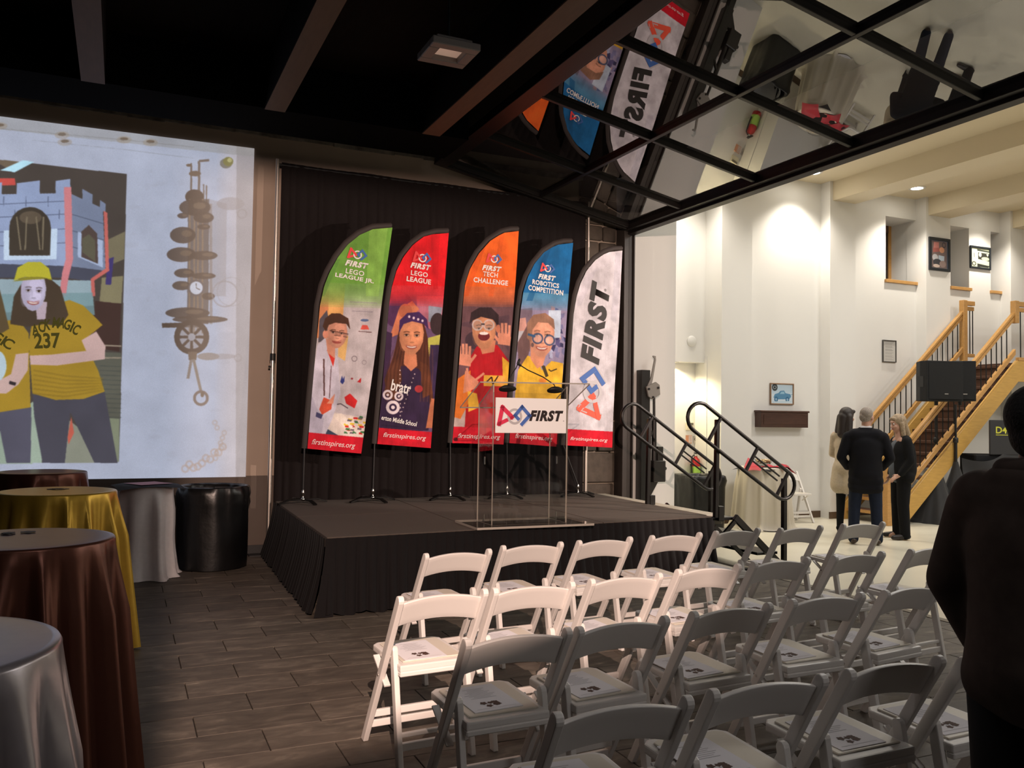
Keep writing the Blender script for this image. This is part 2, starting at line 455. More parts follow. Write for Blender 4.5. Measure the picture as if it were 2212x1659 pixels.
# stone floor tile: slate brown with streaks along the long side
def tile_material():
    m, nt, b = new_mat('slate_floor_tile')
    geo = nt.nodes.new('ShaderNodeNewGeometry'); oi = nt.nodes.new('ShaderNodeObjectInfo')
    mp = nt.nodes.new('ShaderNodeMapping'); mp.inputs['Scale'].default_value = (1.3, 3.4, 1)
    ad = nt.nodes.new('ShaderNodeVectorMath'); ad.operation = 'MULTIPLY_ADD'
    cb = nt.nodes.new('ShaderNodeCombineXYZ')
    nt.links.new(oi.outputs['Random'], cb.inputs[0]); nt.links.new(oi.outputs['Random'], cb.inputs[1])
    nt.links.new(cb.outputs[0], ad.inputs[0]); ad.inputs[1].default_value = (13, 29, 0)
    nt.links.new(geo.outputs['Position'], ad.inputs[2])
    nt.links.new(ad.outputs[0], mp.inputs[0])
    n1 = nt.nodes.new('ShaderNodeTexNoise'); n1.inputs['Scale'].default_value = 3.2; n1.inputs['Detail'].default_value = 7; n1.inputs['Roughness'].default_value = 0.62
    n1.inputs['Distortion'].default_value = 0.7
    nt.links.new(mp.outputs[0], n1.inputs[0])
    cr = nt.nodes.new('ShaderNodeValToRGB')
    e = cr.color_ramp.elements
    e[0].position = 0.27; e[0].color = (0.062, 0.050, 0.041, 1)
    e[1].position = 0.78; e[1].color = (0.32, 0.275, 0.215, 1)
    q = e.new(0.52); q.color = (0.100, 0.083, 0.066, 1)
    q = e.new(0.66); q.color = (0.150, 0.126, 0.100, 1)
    nt.links.new(n1.outputs[0], cr.inputs[0])
    hs = nt.nodes.new('ShaderNodeHueSaturation')
    mr = nt.nodes.new('ShaderNodeMapRange'); mr.inputs[3].default_value = 0.82; mr.inputs[4].default_value = 1.15
    nt.links.new(oi.outputs['Random'], mr.inputs[0]); nt.links.new(mr.outputs[0], hs.inputs['Value'])
    nt.links.new(cr.outputs[0], hs.inputs['Color']); nt.links.new(hs.outputs[0], b.inputs['Base Color'])
    b.inputs['Roughness'].default_value = 0.62; b.inputs['Specular IOR Level'].default_value = 0.35
    bp = nt.nodes.new('ShaderNodeBump'); bp.inputs['Strength'].default_value = 0.35; bp.inputs['Distance'].default_value = 0.01
    nt.links.new(n1.outputs[0], bp.inputs['Height']); nt.links.new(bp.outputs[0], b.inputs['Normal'])
    return m
M_tile = tile_material()

# ------------------------------------------------------------------ ROOM SHELL (dark room)
WY = 10.2                    # back wall plane
HX = 6.13                    # end of the tiled floor
floor = struct(boxobj('floor', (-3.5, -3, -0.12), (HX, WY, -0.012), M_grout), 'dark slate tile floor of the dim room laid in running bond')
TL, TW = 0.61, 0.3105
def tile_mesh(l, w_):
    b = MB(); b.span((-l/2+.0025, -w_/2+.0025, -0.02), (l/2-.0025, w_/2-.0025, 0))
    return b.mesh('tile', 0.002)
TM = tile_mesh(TL, TW); TM.materials.append(M_tile)
field = MB(); ntile = 0
fwd2 = Vector((_f.x, _f.y)).normalized()
row0 = 5.19
cand = []
for j in range(-27, 17):
    y = row0+TW*j+TW/2
    if y+TW/2 > WY or y-TW/2 < -3: continue
    off = 0.391 if j % 2 == 0 else 0.697
    for i in range(-8, 11):
        x0 = off+TL*i; x1 = x0+TL
        if x0 < -3.5: continue
        a, c_ = x0, min(x1, HX)
        if c_-a < 0.05: continue
        cand.append(((a+c_)/2, y, c_-a))
def inview(x, y):
    d = Vector((x, y, 0))-CAM
    z = d.dot(_f)
    if z < 0.5: return False
    px, py = CX+FPX*d.dot(_r)/z, CY-FPX*d.dot(_u)/z
    return -120 < px < 2330 and py < 1800
vis = []
for c in cand:
    st = (c[0] > 1.75 and c[1] > 7.35 and c[0] < 5.3)
    if inview(c[0], c[1]) and not st: vis.append(c)
vis.sort(key=lambda c: (Vector((c[0], c[1], 0))-CAM).length)
single = set(vis[:298])
for c in cand:
    zt = rnd.uniform(-0.0012, 0.0)
    if c in single:
        if abs(c[2]-TL) < 1e-4: me = TM
        else:
            me = tile_mesh(c[2], TW); me.materials.append(M_tile)
        o = link('tile', me, None, floor); o.location = (c[0], c[1], zt)
    else:
        field.span((c[0]-c[2]/2+.0025, c[1]-TW/2+.0025, -0.02), (c[0]+c[2]/2-.0025, c[1]+TW/2-.0025, zt))
fo = field.build('tile_field', M_tile, floor); fo['kind'] = 'stuff'

# back wall with brown dado; stone strip beside the door jamb
wall_back = struct(boxobj('wall_back', (-3.5, WY, 0), (5.55, WY+0.25, 5.6), M_backwall), 'long pale back wall carrying the projected slide')
boxobj('dado', (-3.5, WY-0.006, 0.10), (5.55, WY+0.01, 0.884), M_brownpaint, wall_back)
boxobj('skirting', (-3.5, WY-0.02, 0), (5.55, WY+0.005, 0.10), M_black, wall_back)
k = MB()
for i in range(24):                                 # rough plaster edge under the ceiling line
    x = -3.4+i*0.375; k.span((x, WY-0.02-rnd.random()*0.02, 4.80-rnd.random()*0.02), (x+0.375, WY+0.01, 4.86))
k.build('top_trim', mat('rough_trim', (0.16, 0.14, 0.12), 0.8, noise=0.6, nscale=9), wall_back)
wall_stone = struct(boxobj('wall_stone', (5.55, WY+0.02, 0), (6.16, WY+0.25, 5.6), M_mortar), 'strip of dark stone masonry right of the stage drape')
z = 0.0; rr = random.Random(3)
while z < 4.6:
    h = rr.choice([0.22, 0.30, 0.36, 0.42]); x = 5.56
    cuts = [5.56, rr.uniform(5.78, 5.95), 6.15]
    if rr.random() < 0.3: cuts = [5.56, 6.15]
    for a, c_ in zip(cuts[:-1], cuts[1:]):
        b = MB(); b.span((a+.012, WY-0.015-rr.random()*0.03, z+.013), (c_-.012, WY+0.06, z+h-.013))
        b.build('stone', M_stonewall, wall_stone, bevel=0.012)
    z += h
jamb = MB(); jamb.span((6.16, 10.0, 0), (6.235, 10.3, 4.3)); jamb.span((6.245, 10.02, 0), (6.30, 10.3, 4.3)); jamb.span((6.305, 9.99, 0), (6.325, 10.3, 4.3))
struct(jamb.build('trim_1', M_jamb, bevel=0.004), 'dark steel jamb post at the end of the stone wall')
struct(boxobj('wall_left', (-3.75, -3, 0), (-3.5, WY+.2, 5.6), M_dark), 'dark left wall of the dim room')
struct(boxobj('wall_front', (-3.75, -3.25, 0), (18.2, -3, 5.9), mat('grey_wall', (0.30, 0.28, 0.26), 0.8)), 'wall behind the camera')
ceil = struct(boxobj('ceiling', (-3.75, -3, 4.98), (6.32, WY+.2, 5.15), M_darkceil), 'dark plank ceiling of the dim room')
for i, x in enumerate((-3.43, -1.87, -0.305, 1.262, 2.835)):
    b = MB(); b.span((x-0.095, -3, 4.5), (x+0.095, 8.4, 4.98)); b.build('ceiling_beam', M_darkceil, ceil); boxobj('beam_lit_underside', (x-.095, -3, 4.488), (x+.095, 8.4, 4.5), M_beam, ceil)  # shade put into the colour: beam sides near black, lit underside as a lighter sheet
struct(boxobj('trim_2', (-3.5, 8.4, 4.5), (3.25, 9.15, 4.98), mat('flat_black', (.002, .002, .002), .95, spec=.05)), 'black bulkhead across the ends of the ceiling beams')
# header and partition over and beside the big opening
struct(boxobj('wall_header', (6.32, 1.75, 4.22), (6.5, 10.1, 5.62), M_white), 'white wall over the wide door opening')
struct(boxobj('wall_partition', (6.32, -3, 0), (6.5, 1.75, 5.62), M_white), 'white partition beside the door opening')

# ------------------------------------------------------------------ HALL SHELL
HY = 11.07
floor2 = struct(boxobj('floor', (HX, -3, -0.12), (18.2, 12.2, 0.0), M_vct), 'pale cream vinyl floor of the bright hall')
boxobj('threshold', (HX-0.03, 1.75, -0.01), (HX+0.05, 10.0, 0.004), mat('threshold_metal', (0.16, 0.14, 0.11), 0.5, 0.6), floor2)
struct(boxobj('ceiling', (6.32, -3, 5.6), (18.2, 12.2, 5.8), M_hallceil), 'cream ceiling of the bright hall')
struct(boxobj('wall_right', (18.0, -3, 0), (18.2, 12.2, 5.8), M_white), 'white far right wall of the hall')
wins = [(12.165, 12.915), (13.785, 14.275), (14.865, 15.60)]
WZ0, WZ1 = 4.105, 5.225
b = MB(); xs = [9.0]+[v for a in wins for v in a]+[18.0]
for i in range(0, len(xs)-1):
    if i % 2 == 0: b.span((xs[i], HY, 0), (xs[i+1], HY+0.75, 5.62))
    else:
        b.span((xs[i], HY, 0), (xs[i+1], HY+0.75, WZ0)); b.span((xs[i], HY, WZ1), (xs[i+1], HY+0.75, 5.62))
wall_hall = struct(b.build('wall_hall', M_white), 'tall white hall wall with pilasters and stair')
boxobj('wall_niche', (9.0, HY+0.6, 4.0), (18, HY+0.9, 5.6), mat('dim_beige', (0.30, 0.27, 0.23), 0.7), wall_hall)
for i, (a, c_) in enumerate(wins):
    wn = struct(empty('window_%d' % (i+1), ((a+c_)/2, HY, WZ0)), 'deep window opening high in the hall wall' )
    def W(nm, p, q, m): 
        o = boxobj(nm, p, q, m, None, bevel=0.004); o.parent = wn; o.matrix_parent_inverse = Matrix.Translation(-Vector(wn.location)); return o
    W('window_sill', (a-0.03, HY-0.045, WZ0-0.055), (c_+0.03, HY+0.55, WZ0), M_wood)
    if i != 1:
        fy = HY+0.55
        W('window_frame', (a, fy, WZ0), (a+.07, fy+.05, WZ1), M_tread)
        W('window_frame', (c_-.07, fy, WZ0), (c_, fy+.05, WZ1), M_wood)
        W('window_frame', (a+.07, fy, WZ1-.13), (c_-.07, fy+.05, WZ1), M_tread)
        W('window_frame', (a+.07, fy, WZ0), (c_-.07, fy+.05, WZ0+.05), M_tread)
        W('pane', (a+.07, fy+.02, WZ0+.05), (c_-.07, fy+.03, WZ1-.13), mat('dark_pane', (0.02, 0.014, 0.012), 0.12))
        gb = MB(); gb.bar((a+.12, fy+.012, WZ0+.06), (c_-.25, fy+.012, WZ1-.2), 0.02, 0.03)
        o = gb.build('glazing_bar', M_tread); o.parent = wn; o.matrix_parent_inverse = Matrix.Translation(-Vector(wn.location))
pil = [(8.45, 9.04), (10.665, 11.23), (12.90, 13.50), (15.12, 15.70), (17.33, 17.9)]
for a, c_ in pil:
    boxobj('pilaster', (a, 10.85, 0), (c_, HY+0.2, 5.6), M_white, wall_hall)
    struct(boxobj('ceiling_beam', (a+.06, -3, 5.28), (c_, 10.85, 5.6), M_hallceil), 'cream hall ceiling beam running out from a pilaster')
    boxobj('skirting', (a-.012, 10.838, 0), (c_+.012, 10.86, 0.11), M_basebrown, wall_hall)
boxobj('skirting', (9.04, HY-.012, 0), (18, HY+.01, 0.11), M_basebrown, wall_hall)
# near end of the hall: short white wall, then a shallow alcove under a lit soffit
struct(boxobj('wall_near', (6.325, 10.1, 0), (7.07, 11.9, 5.62), M_white), 'short white wall behind the door lift column')
boxobj('wall_crease', (6.325, 10.085, 0), (6.675, 10.11, 5.62), M_white, bpy.data.objects['wall_near'])
alc = struct(boxobj('wall_alcove', (7.05, 11.5, 0), (8.46, 11.75, 2.6), M_white), 'white alcove wall lit from a soffit')
boxobj('soffit_wall', (7.05, 11.26, 2.5), (8.46, 11.6, 5.62), M_white, alc)
boxobj('alcove_side', (8.44, 11.2, 0), (8.7, 11.75, 2.6), M_white, alc)
boxobj('skirting', (7.07, 11.488, 0), (8.44, 11.505, 0.11), M_basebrown, alc)

# recessed ceiling lights
M_lampglow = mat('lamp_glow', (1, 0.95, 0.85), 0.5, emit=(1.0, 0.93, 0.80), estr=40)
for hx, hy, lb in ((7.83, 10.5, 'round recessed ceiling light behind the raised glass door edge'), (10.05, 10.58, 'round recessed ceiling light just right of the door edge'),
               (12.27, 10.5, 'round recessed ceiling light between two hall beams'), (14.5, 10.5, 'round recessed ceiling light over the stair head')):
    t = empty('recessed_light', (hx, hy, 5.6), 0, lb, 'ceiling light', 'recessed lights in the hall ceiling')
    b = MB(); b.lathe([(0.095, -0.012), (0.135, -0.012), (0.14, 0.0), (0.095, 0.0), (0.095, -0.012)], 24, caps=False); b.build('rim', M_white, t)
    b = MB(); b.lathe([(0.0, -0.004), (0.095, -0.004)], 24, caps=False); b.build('bulb', M_lampglow, t)
t = empty('soffit_light', (7.95, 11.38, 2.5), 0, 'small light set in the alcove soffit', 'ceiling light')
b = MB(); b.lathe([(0.05, -0.01), (0.07, -0.008), (0.07, 0.0)], 18, caps=False); b.build('rim', M_white, t)
b = MB(); b.lathe([(0.0, -0.004), (0.05, -0.004)], 18, caps=False); b.build('bulb', mat('soffit_glow', (1, .9, .6), .5, emit=(1, .85, .5), estr=8), t)

# ------------------------------------------------------------------ big glazed overhead door, swung up
door = struct(empty('door_1', (0, 0, 0)), 'big dark framed glass door swung up under the ceiling')
ddir = Vector((2.87, 0, -0.56)).normalized()          # down-slope direction of the leaf
dup = Vector((0.56, 0, 2.87)).normalized()
D0 = Vector((3.42, 0, 4.70)); DL = 2.935
def dpt(s, y, h=0.0): return D0+ddir*s+Vector((0, y, 0))+dup*h
dys = [9.96, 8.725, 7.36, 6.005, 4.665, 3.32, 1.98]
def dbar(name, s0, s1, y0, y1, h0, h1):
    b = MB(); v = [dpt(s, y, h) for s in (s0, s1) for y in (y0, y1) for h in (h0, h1)]
    b.add(v, [(0, 1, 3, 2), (4, 6, 7, 5), (0, 4, 5, 1), (2, 3, 7, 6), (0, 2, 6, 4), (1, 5, 7, 3)])
    return b.build(name, M_frame, door, bevel=0.004)
dbar('frame_rail', 0.0, 0.16, 1.95, 10.0, -0.02, 0.10)
dbar('frame_lip', 0.16, 0.19, 1.95, 10.0, 0.0, 0.06)
dbar('frame_rail', DL-0.085, DL, 1.95, 10.0, -0.06, 0.10)
dbar('frame_lip', DL-0.15, DL-0.085, 1.95, 10.0, -0.025, 0.10)
dbar('frame_rail', 0.16, DL-0.15, 9.93, 10.0, -0.02, 0.10)
dbar('frame_lip', 0.19, DL-0.15, 9.90, 9.93, 0.0, 0.06)
dbar('frame_rail', 0.16, DL-0.15, 1.95, 2.02, -0.02, 0.10)
SM = 1.44
dbar('muntin', SM-0.022, SM+0.022, 2.02, 9.93, -0.005, 0.07)
for y in dys[1:-1]:
    dbar('muntin', 0.16, SM-0.022, y-0.022, y+0.022, -0.005, 0.07)
    dbar('muntin', SM+0.022, DL-0.15, y-0.022, y+0.022, -0.005, 0.07)
for y1, y0 in zip(dys[:-1], dys[1:]):
    for s0, s1 in ((0.15, SM), (SM, DL-0.13)):
        b = MB(); v = [dpt(s0, y0, .045), dpt(s1, y0, .045), dpt(s1, y1, .045), dpt(s0, y1, .045)]
        b.add(v, [(0, 1, 2, 3)]); b.build('pane', M_glass, door, fix=False)

# ------------------------------------------------------------------ square ceiling light of the dim room
t = empty('square_ceiling_light', (2.33, 6.5, 4.5), 0, 'square grey downlight box hanging under the dark plank ceiling', 'ceiling light')
M_fix = mat('grey_fixture', (0.22, 0.20, 0.19), 0.5)
b = MB(); S_ = 0.2
for (p, q) in (((-S_, -S_, 0), (S_, -S_+.09, .06)), ((-S_, S_-.09, 0), (S_, S_, .06)), ((-S_, -S_+.09, 0), (-S_+.09, S_-.09, .06)), ((S_-.09, -S_+.09, 0), (S_, S_-.09, .06)), ((-S_+.05, -S_+.05, .06), (S_-.05, S_-.05, .10))): b.span(p, q)
b.build('housing', M_fix, t, bevel=0.006)
boxobj('diffuser', (-.11, -.11, .045), (.11, .11, .058), mat('warm_diffuser', (0.5, 0.4, 0.35), 0.4, emit=(1, .62, .45), estr=0.24), t)
tubeobj('hanger', [(0, 0, .09), (0, 0, .48)], 0.012, M_black, t)
# ------------------------------------------------------------------ STAGE
DZ = 0.61
FL, FR, BR_, BL_ = Vector((1.53, 6.95, 0)), Vector((5.53, 7.235, 0)), Vector((5.70, 9.99, 0)), Vector((1.61, 9.965, 0))
def dk(u, v, z=DZ):
    p = (FL*(1-u)+FR*u)*(1-v)+(BL_*(1-u)+BR_*u)*v
    return Vector((p.x, p.y, z))
stage = empty('stage', (3.6, 8.4, 0), 0, 'low carpeted stage platform with pleated black skirt', 'stage')
def child(o, parent):
    o.parent = parent; o.matrix_parent_inverse = Matrix.Translation(-Vector(parent.location)); return o
for i in range(3):
    for j in range(2):
        u0, u1, v0, v1 = i/3, (i+1)/3, j*.5, (j+1)*.5
        g = .0012
        b = MB(); P = [dk(u0+g, v0+g), dk(u1-g, v0+g), dk(u1-g, v1-g), dk(u0+g, v1-g)]
        b.add([p-Vector((0, 0, .09)) for p in P]+P, [(3, 2, 1, 0), (4, 5, 6, 7), (0, 1, 5, 4), (1, 2, 6, 5), (2, 3, 7, 6), (3, 0, 4, 7)])
        child(b.build('deck_panel', M_carpet, bevel=0.003), stage)
        for (uu, vv) in ((u0+.02, v0+.02), (u1-.02, v1-.02)):
            b = MB(); p = dk(uu, vv, 0); b.tube([p, p+Vector((0, 0, DZ-.09))], .024, 8); child(b.build('leg', M_metalblack), stage)
def skirt(P, Q, out, npl, flare, name='skirt'):
    P, Q = Vector(P), Vector(Q); d = (Q-P); L = d.length; d.normalize(); o = Vector(out).normalized()
    rs = random.Random(int(P.x*100)); ph = [rs.uniform(-.5, .5) for _ in range(npl+2)]
    nu = npl*8; nv = 10
    def fn(u, v):
        t = u*npl; i = int(t); w_ = t-i
        s = abs(math.sin(PI*(t+0.25*ph[min(i, npl)]*math.sin(PI*w_))))**0.7
        am = 0.012+0.035*(1-v)
        fl = flare*(1-v)**1.6
        q = P+d*(L*u)+o*(0.012+fl+am*s*(0.75+0.4*ph[min(i, npl)]))
        q += d*((1-v)*0.05*(u-.5)*2*(flare/.1))
        zb = 0.012+0.012*math.sin(t*2.1)+0.006*ph[min(i, npl)]
        q.z = zb+(DZ-0.006-zb)*v
        return q
    b = MB(); b.grid(nu, nv, fn)
    return child(b.build(name, M_skirt, fix=False), stage)
skirt(FL+Vector((0, 0, 0)), FR, (0.07, -1, 0), 46, 0.075)
skirt(BL_+Vector((0, .03, 0)), FL, (-1, 0.03, 0), 34, 0.10)
skirt(FR, BR_, (1, -.05, 0), 30, 0.03)
# front-left corner overlap
b = MB(); b.grid(8, 8, lambda u, v: Vector((FL.x-0.012-(.10+.01*math.sin(7*u))*(1-v)**1.6+u*(.06+.1*(1-v)), FL.y-0.012-(0.075+.012)*(1-v)**1.5-0.02, .004+(DZ-.012)*v)))
child(b.build('skirt_corner', M_skirt, fix=False), stage)
# pale edge board along the right side
e0, e1 = Vector((5.56, 7.45, 0)), Vector((5.73, 9.95, 0))
b = MB(); P = [e0+Vector((.06, 0, 0)), e0+Vector((.27, .0, 0)), e1+Vector((.14, 0, 0)), e1]
b.add([p+Vector((0, 0, .50)) for p in P]+[p+Vector((0, 0, .60)) for p in P], [(3, 2, 1, 0), (4, 5, 6, 7), (0, 1, 5, 4), (1, 2, 6, 5), (2, 3, 7, 6), (3, 0, 4, 7)])
eb = b.build('side_shelf', mat('pale_board', (0.46, 0.42, 0.34), 0.6), bevel=.006)
tag(eb, 'pale narrow board along the right edge of the stage deck', 'board')
k = MB()
for p in (Vector((5.72, 7.6, 0)), Vector((5.80, 9.7, 0))): k.tube([p, p+Vector((0, 0, .5))], .02, 8)
k.build('support', M_metalblack, eb)

# ------------------------------------------------------------------ PIPE AND DRAPE
drape = empty('stage_drape', (3.5, 10.03, 0), 0, 'tall black pipe and drape backdrop behind the feather banners', 'drape')
DX0, DX1, DY, DZT = 1.60, 5.56, 10.04, 4.47
for i in range(4):
    xa, xb = DX0+(DX1-DX0)*i/4, DX0+(DX1-DX0)*(i+1)/4+0.015
    npl = 9; rs = random.Random(11+i); ph = [rs.uniform(-1, 1) for _ in range(npl+2)]; wd = [rs.uniform(.6, 1.4) for _ in range(npl)]
    cum = [0]
    for w_ in wd: cum.append(cum[-1]+w_)
    cum = [c/cum[-1] for c in cum]
    def fn(u, v, xa=xa, xb=xb, ph=ph, cum=cum, i=i):
        kx = max(k for k in range(npl) if cum[k] <= u+1e-9)
        t = (u-cum[kx])/(cum[kx+1]-cum[kx])
        a = (0.012+0.026*(1-v)**0.5)*(0.7+.3*ph[kx])
        x = xa+(xb-xa)*(u+0.010*ph[kx]*math.sin(PI*t)*(1-v))
        dip = 0.018 if (i == 0 and u < .12) else 0
        return Vector((x, DY-a*abs(math.sin(PI*t))**.8-0.002*i, 0.02+(DZT-.02-0.02*math.sin(PI*u)*.4)*v))
    b = MB(); b.grid(90, 14, fn); o = b.build('drape_panel', M_drape, fix=False); child(o, drape)
for x, zt in ((1.548, 4.49), (5.60, 4.47)):
    k = MB(); k.tube([(x, 10.0, 0.02), (x, 10.0, 2.22)], .024, 12); k.tube([(x, 10.0, 2.2), (x, 10.0, zt)], .019, 12)
    child(k.build('upright_pole', M_alu), drape)
    k = MB(); k.tube([(x, 10.0, 2.19), (x, 10.0, 2.27)], .031, 12); k.tube([(x-.045, 10.0, 2.12), (x, 10.0, 2.12)], .012, 8); child(k.build('pole_collar', M_black), drape)
    child(boxobj('base_plate', (x-.2, 9.99, 0), (x+.2, 10.15, .012), M_black), drape)
child(tubeobj('cross_bar', [(1.56, 10.045, 4.44), (5.6, 10.045, 4.44)], .016, M_black), drape)

# ------------------------------------------------------------------ STAGE STEPS with hand rails
st = empty('stage_steps', (6.1, 7.9, 0), 0, 'black folding stage steps with looped tube hand rails', 'steps')
def S(o): return child(o, st)
YN, YF = 7.24, 8.50
def rail(y, pxs=None):
    # looped rail: top bar sloping down, round ends
    top0, top1 = (5.46, 1.765), (6.60, 1.03)
    import math as _m
    ang = _m.atan2(top1[1]-top0[1], top1[0]-top0[0]); ux, uz = _m.cos(ang), _m.sin(ang); nx, nz = uz, -ux   # normal pointing down-left
    gap = 0.30; R = gap/2; L = 1.30
    A = Vector((5.455, y, 1.742)); U = Vector((ux, 0, uz)); N = Vector((nx, 0, nz))
    pts = []
    for i in range(9): pts.append(A+U*(L*i/8))
    C1 = A+U*L+N*R
    for i in range(1, 12): 
        a = -PI/2+PI*i/12; pts.append(C1+U*(R*_m.cos(a))+N*(R*_m.sin(a)))
    for i in range(9): pts.append(A+U*(L*(8-i)/8)+N*gap)
    C0 = A+N*R
    for i in range(1, 12):
        a = PI/2+PI*i/12; pts.append(C0+U*(R*_m.cos(a))+N*(R*_m.sin(a)))
    k = MB(); k.tube(pts, .0195, 10, closed=True); S(k.build('hand_rail', M_metalblack))
    for s in (.22, .79, 1.28):
        k = MB(); k.bar(A+U*s, A+U*s+N*gap, .03, .03, up=(0, 1, 0)); S(k.build('rail_strut', M_metalblack, bevel=.003))
    k = MB()
    for q in (.10, .155):
        k.tube([A+U*.80+N*q, A+U*1.20+N*q], .010, 8)
    S(k.build('rail_bars', M_metalblack))
    return A, U, N
for y in (YN, YF):
    A, U, N = rail(y)
    xu, xl = 5.60, 6.50
    k = MB(); k.bar((xu, y+.03, DZ-.02), (xu+.015, y+.03, 1.60), .045, .045, up=(0, 1, 0)); S(k.build('post', M_metalblack, bevel=.005))
    k = MB(); k.bar((xl, y+.03, 0.02), (xl, y+.03, .98), .05, .05, up=(0, 1, 0)); S(k.build('post', M_metalblack, bevel=.005))
    k = MB(); k.span((xu+.02, y, DZ-.05), (xu+.09, y+.06, DZ+.10)); S(k.build('post_bracket', M_metalblack, bevel=.004))
    # stringer, struts and foot bar
    k = MB(); k.bar((5.86, y+.05, .59), (6.48, y+.05, .05), .04, .07); S(k.build('stringer', M_metalblack, bevel=.004))
    k = MB(); k.bar((5.60, y+.05, .50), (6.05, y+.05, .12), .03, .04); S(k.build('brace', M_metalblack))
    k = MB(); k.bar((5.60, y+.05, .30), (5.88, y+.05, .56), .03, .04); S(k.build('brace', M_metalblack))
    k = MB(); k.bar((5.58, y+.05, .56), (5.50, y-.0, .01), .035, .035, up=(0, 1, 0)); S(k.build('leg', M_metalblack))
    k = MB(); k.bar((5.52, y+.05, .03), (6.50, y+.05, .03), .05, .05); S(k.build('foot_bar', M_metalblack, bevel=.004))
for i, (xa, z) in enumerate(((5.60, .585), (5.90, .39), (6.18, .20))):
    S(boxobj('tread', (xa, YN+.08, z-.03), (xa+.28, YF+.02, z), M_metalblack, bevel=.004))

# ------------------------------------------------------------------ FEATHER BANNERS
BY = 9.62
def wave(p, s=0.0):
    return p.y+0.010*math.sin(3.1*p.z+4*p.x+s)+0.006*math.sin(9*p.x-2*p.z+s)
BSPEC = [
 dict(tr=(847, 492), br=(781, 980), bl=(664, 969), left=[(691, 660), (700, 618), (712, 588), (730, 556), (752, 528), (778, 507), (808, 494)], foot=(654, 1084)),
 dict(tr=(970, 503), br=(930, 968), bl=(815, 959), left=[(841, 660), (847, 620), (857, 584), (872, 554), (893, 528), (916, 511), (943, 504)], foot=(805, 1079)),
 dict(tr=(1121, 499), br=(1087, 960), bl=(978, 957), left=[(1000, 660), (1005, 615), (1016, 580), (1034, 548), (1058, 521), (1085, 504), (1105, 499)], foot=(972, 1079)),
 dict(tr=(1237, 525), br=(1203, 965), bl=(1100, 957), left=[(1124, 668), (1130, 630), (1140, 599), (1155, 570), (1176, 545), (1200, 530), (1220, 525)], foot=(1095, 1073)),
 dict(tr=(1345, 541), br=(1322, 967), bl=(1222, 962), left=[(1240, 680), (1246, 640), (1254, 612), (1267, 585), (1286, 562), (1308, 547), (1328, 541)], foot=(1248, 1073)),
]
def banner_geom(sp):
    pts = [sp['bl']]+sp['left']+[sp['tr'], sp['br']]
    return [onY(x, y, BY) for x, y in pts]
